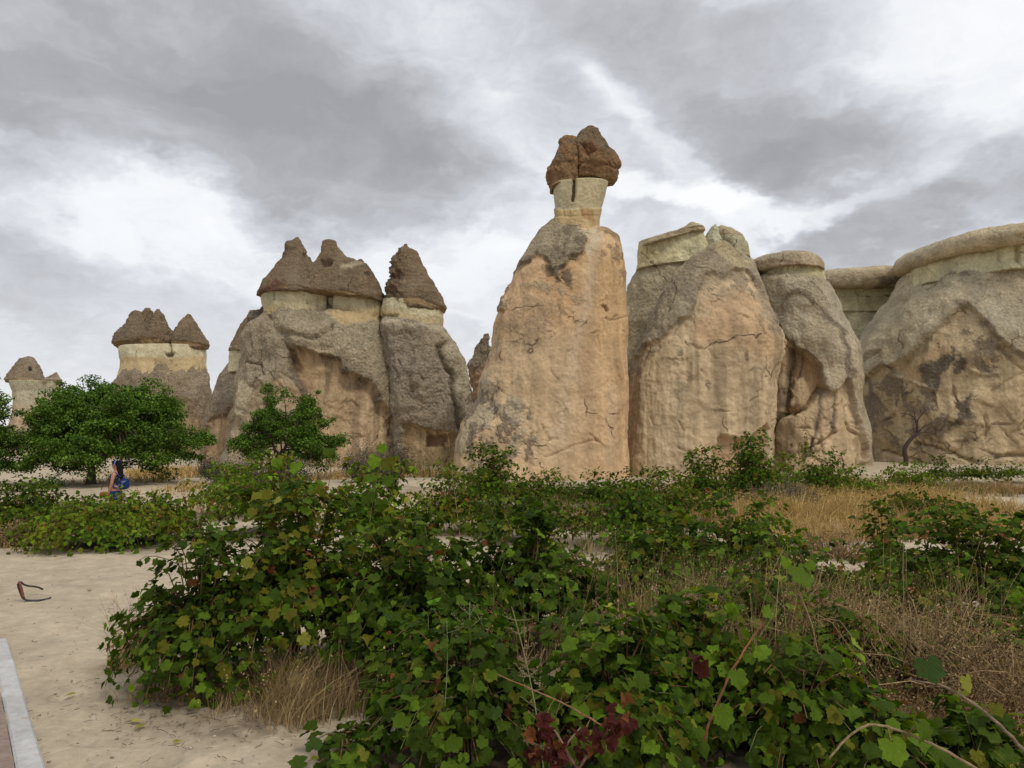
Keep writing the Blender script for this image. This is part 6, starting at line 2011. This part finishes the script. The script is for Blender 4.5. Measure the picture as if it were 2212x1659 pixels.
bm_ = thing('bent_metal_rod', 'bent dark metal hoop sticking out of the bare sand left of the vines', 'metal hoop', tuple(g0))
bgm = Bag()
A = np.array([lp(92, 1273, 0.5), lp(84, 1269, 0.45), lp(74, 1267, 0.35), lp(62, 1266, 0.2), lp(52, 1263, 0.08), lp(46, 1258, 0.02), lp(41, 1257, 0), lp(38.5, 1262, 0), lp(40, 1270, 0), lp(44, 1280, 0), lp(48, 1290, 0),
              lp(53, 1295, -0.01), lp(60, 1297, -0.06), lp(70, 1298, -0.06), lp(82, 1299, -0.05), lp(93, 1298.5, 0.0), lp(102, 1295, 0.08), lp(109, 1291, 0.15)])
for i in range(len(A)):
    A[i, 2] = max(A[i, 2], gz1(A[i, 0], A[i, 1]) + 0.012)
tube(bgm, A, 0.011, (0.035, 0.03, 0.035), 8)
link('rod', bgm.mesh('rod'), attr_material('dark_metal', 0.45, 0.5, 0, 0.2, 40), bm_)
bg3 = Bag()
A2 = np.array([lp(41, 1258, -0.02), lp(43.5, 1262, -0.02), lp(47, 1275, -0.02), lp(49.5, 1286, -0.02), lp(51, 1294, -0.02)])
tube(bg3, A2, 0.015, (0.17, 0.07, 0.05), 6)
link('rusty_sleeve', bg3.mesh('rusty_sleeve'), M_BARK, bm_, label='reddish rusty upright part of the hoop')

# ------------------------------------------------------------------ tall weed stalks and bare shoots in the foreground
def weed(x0, y0, x1, y1, label, dist, twigs, seed, col=(0.34, 0.30, 0.17)):
    rs = np.random.RandomState(seed)
    b0, e0 = at(x0, y0, dist), at(x1, y1, dist + 0.05)
    b0[2] = gz1(b0[0], b0[1])
    t = thing('weed_stalk', label, 'weed', tuple(b0), 'dry weed stalks standing among the near vines')
    bg = Bag()
    m_ = (b0 + e0) / 2 + np.array([rs.normal(0, 0.03), 0, 0])
    pts = curve3(b0, m_, e0, 14)
    tube(bg, pts, np.linspace(0.0042, 0.0016, 14), col, 5)
    link('stem', bg.mesh('stem'), M_GRASS, t)
    tw, hd = Bag(), Bag()
    for k in range(twigs):
        u = rs.uniform(0.3, 1.0)
        p = pts[int(u * 13)]
        d = np.array([rs.choice([-1, 1]) * rs.uniform(0.4, 1.0), rs.uniform(-.5, .5), rs.uniform(0.0, 0.7)]) * rs.uniform(0.03, 0.10)
        q = np.array([p, p + d * 0.55 + [0, 0, -0.004], p + d])
        tube(tw, q, [0.0018, 0.0014, 0.0009], col, 4, False)
        for j in range(7):
            hp = p + d * rs.uniform(0.4, 1.05) + rs.normal(0, 0.005, 3)
            tube(hd, np.array([hp, hp + [0.001, 0, 0.006]]), 0.0022, (0.30, 0.24, 0.13), 4)
    link('twigs', tw.mesh('twigs'), M_GRASS, t, kind='stuff')
    link('seed_heads', hd.mesh('seed_heads'), M_GRASS, t, kind='stuff')


weed(1178, 1640, 1105, 1310, 'taller dry weed stalk with a branching seed head before the vines', 3.45, 26, 1)
weed(1022, 1600, 1015, 1300, 'slender pale weed stalk with few side twigs, left of the branching one', 3.7, 16, 2, (0.26, 0.28, 0.15))
weed(932, 1650, 965, 1340, 'thin leaning weed stalk, leftmost of the three before the vines', 3.5, 10, 3, (0.20, 0.24, 0.12))
weed(1005, 1090, 960, 880, 'tall feathery golden weed rising in front of the gap beside the tallest chimney', 10.0, 60, 4, (0.40, 0.30, 0.12))


def shoot(pts, dist, r0, r1, label, col, leaves=(), seed=0, dy=0.0):
    rs = np.random.RandomState(seed)
    A = np.array([at(x, y, dist + dy * i) for i, (x, y) in enumerate(pts)])
    t = thing('vine_shoot', label, 'vine shoot', tuple(A[0]), 'long vine shoots among the near leaves')
    k = np.linspace(0, 1, len(A))
    kk = np.linspace(0, 1, len(A) * 4)
    B = np.stack([np.interp(kk, k, A[:, i]) for i in range(3)], 1)
    for _ in range(3):
        B[1:-1] = (B[:-2] + B[1:-1] * 2 + B[2:]) / 4
    B += rs.normal(0, 0.0012, B.shape)
    bg = Bag()
    tube(bg, B, np.linspace(r0, r1, len(B)), col, 6)
    link('cane', bg.mesh('cane'), M_BARK, t)
    for (x, y, sz, c, ta) in leaves:
        sz = sz * 0.74
        p = at(x, y, dist - 0.04)
        i = np.argmin(np.linalg.norm(B - p, axis=1))
        pb = Bag()
        tube(pb, curve3(B[i], (B[i] + p) / 2 + [0, 0, 0.01], p, 5), 0.0018, (0.2, 0.14, 0.06), 4, False)
        link('leaf_stalk', pb.mesh('leaf_stalk'), M_BARK, t)
        nrm = np.array([[rs.normal(0, 0.35), -1.0, 0.45 + rs.normal(0, 0.3)]])
        tip = np.array([[math.cos(ta), -0.2, math.sin(ta)]])
        F = frames(nrm, tip)[0]
        o = bpy.data.objects.new('leaf', LEAFSET[COLIDX[c]][rs.randint(6)])
        pl = p - A[0]
        o.parent = t
        o.matrix_local = Matrix(((F[0, 0] * sz, F[1, 0] * sz, F[2, 0] * sz, pl[0]), (F[0, 1] * sz, F[1, 1] * sz, F[2, 1] * sz, pl[1]),
                                 (F[0, 2] * sz, F[1, 2] * sz, F[2, 2] * sz, pl[2]), (0, 0, 0, 1)))
        COL.objects.link(o)


DN = -1.45
shoot([(2212, 1620), (2150, 1555), (2090, 1510), (2040, 1480), (1960, 1468)], 2.9, 0.007, 0.003, 'long pale grey cane arching in from the lower right corner', (0.22, 0.17, 0.12), [(2000, 1425, 0.13, G_BLUE, DN), (2085, 1462, 0.08, G_YEL, DN), (2150, 1520, 0.07, G_OLIVE, DN)], 1)
shoot([(2110, 1660), (2020, 1610), (1940, 1575), (1880, 1562), (1830, 1590), (1790, 1640)], 2.8, 0.006, 0.004, 'bowed straw-coloured cane over the big leaves at the bottom', (0.24, 0.18, 0.10), [(1925, 1600, 0.12, G_BRIGHT, DN), (1990, 1560, 0.10, G_MID, DN)], 2)
shoot([(1770, 1500), (1768, 1420), (1755, 1350), (1735, 1300), (1722, 1270)], 3.9, 0.0045, 0.003, 'upright tan shoot carrying one large hanging leaf at its tip', (0.30, 0.20, 0.10), [(1722, 1225, 0.17, G_MID, DN), (1700, 1205, 0.08, G_BRIGHT, DN - 0.5), (1745, 1215, 0.07, G_BRIGHT, DN + 0.5)], 3)
shoot([(1520, 1600), (1540, 1540), (1575, 1460), (1610, 1400), (1650, 1345)], 3.3, 0.006, 0.0035, 'reddish shoot slanting up through the middle of the near vine', (0.27, 0.12, 0.055), [(1655, 1310, 0.09, G_BRIGHT, DN), (1590, 1450, 0.11, G_MID, DN), (1560, 1530, 0.12, G_MID, DN)], 4)
shoot([(1340, 1590), (1280, 1555), (1220, 1520), (1150, 1490), (1070, 1455)], 3.2, 0.005, 0.0025, 'thin brown shoot reaching left towards the weed stalks', (0.24, 0.13, 0.07), [(1062, 1450, 0.06, G_BRIGHT, DN), (1180, 1545, 0.11, G_MID, DN), (1260, 1590, 0.12, G_MID, DN)], 5)
shoot([(420, 1240), (380, 1290), (330, 1320), (280, 1345), (240, 1362)], 5.0, 0.004, 0.0018, 'lowest thin leafy shoot hanging out over the sand', (0.14, 0.10, 0.05), [(245, 1362, 0.05, G_DARK, DN), (270, 1350, 0.06, G_MID, DN), (290, 1342, 0.06, G_DARK, DN), (315, 1330, 0.07, G_DARK, DN), (340, 1322, 0.07, G_MID, DN), (365, 1305, 0.07, G_DARK, DN)], 6)
shoot([(450, 1330), (400, 1230), (360, 1205), (320, 1200), (300, 1210)], 5.0, 0.004, 0.0018, 'thin arching leafy shoot at the top of the leftmost vine', (0.14, 0.10, 0.05), [(300, 1212, 0.06, G_DARK, DN), (318, 1205, 0.06, G_DARK, DN), (335, 1208, 0.07, G_MID, DN), (350, 1210, 0.07, G_DARK, DN), (370, 1215, 0.07, G_DARK, DN), (390, 1225, 0.07, G_MID, DN)], 7)
shoot([(640, 1200), (690, 1120), (712, 1040), (716, 1000), (712, 975)], 5.2, 0.003, 0.0018, 'thin shoot lifting a single lobed leaf against the cliff', (0.16, 0.12, 0.06), [(711, 968, 0.10, G_MID, DN), (690, 1050, 0.10, G_OLIVE, DN)], 8)
shoot([(780, 1220), (800, 1120), (812, 1040), (822, 985), (832, 952)], 5.0, 0.004, 0.002, 'tall leafy shoot beside the grey shrub, top of the bush', (0.16, 0.12, 0.06), [(826, 960, 0.09, G_BRIGHT, DN), (812, 985, 0.12, G_BRIGHT, DN - 0.4), (835, 990, 0.12, G_OLIVE, DN + 0.3), (800, 1025, 0.11, G_MID, DN), (838, 1030, 0.11, G_MID, DN), (795, 1065, 0.12, G_DARK, DN), (825, 1080, 0.12, G_MID, DN)], 9)
shoot([(560, 1200), (590, 1110), (610, 1050), (622, 1000), (600, 985)], 5.2, 0.004, 0.002, 'leafy shoot overlapping the trunk of the small round tree', (0.16, 0.12, 0.06), [(598, 990, 0.10, G_BRIGHT, DN), (640, 1000, 0.13, G_BRIGHT, DN), (612, 1040, 0.11, G_MID, DN), (575, 1060, 0.12, G_OLIVE, DN)], 10)

# withered red-brown leaves
wl = thing('withered_vine', 'broken vine branch with curled dark red dead leaves at the bottom', 'vine branch', tuple(ground_at(1210, 1655)))
bw = Bag()
for pts in ([(1290, 1700), (1240, 1650), (1200, 1620), (1130, 1600)], [(1240, 1650), (1200, 1580), (1170, 1555)], [(1250, 1660), (1290, 1600), (1330, 1560)], [(1180, 1680), (1205, 1640), (1230, 1600), (1255, 1570)]):
    A = np.array([at(x, y, 3.0 + 0.02 * i) for i, (x, y) in enumerate(pts)])
    tube(bw, A, np.linspace(0.007, 0.003, len(A)), (0.2, 0.13, 0.09), 5)
link('branch', bw.mesh('withered_branch'), M_BARK, wl)
rs = np.random.RandomState(5)
b0 = np.array(wl.location)
for cx, cy, n_, sx_, sy_ in ((1200, 1615, 26, 60, 24), (1170, 1570, 6, 16, 20), (1345, 1560, 14, 24, 28), (1290, 1590, 8, 30, 16), (1505, 1425, 4, 12, 18), (440, 1330, 0, 1, 1)):
    for k in range(n_):
        p = at(cx + rs.normal(0, sx_ * 0.6), cy + rs.normal(0, sy_ * 0.6), 2.98 + rs.uniform(-0.06, 0.12))
        sz = rs.uniform(0.035, 0.075)
        F = frames(rs.normal(0, 1, (1, 3)) + [[0, -0.7, 0.3]], rs.normal(0, 0.6, (1, 3)) + [[0, 0, -1]])[0]
        F[0] *= rs.uniform(0.4, 0.9)
        F[2] *= rs.uniform(1.5, 3.0)
        o = bpy.data.objects.new('dead_leaf', LEAFSET[7 if rs.rand() < 0.8 else 6][rs.randint(6)])
        o.parent = wl
        pl = p - b0
        o.matrix_local = Matrix(((F[0, 0] * sz, F[1, 0] * sz, F[2, 0] * sz, pl[0]), (F[0, 1] * sz, F[1, 1] * sz, F[2, 1] * sz, pl[1]),
                                 (F[0, 2] * sz, F[1, 2] * sz, F[2, 2] * sz, pl[2]), (0, 0, 0, 1)))
        COL.objects.link(o)

build_ground()
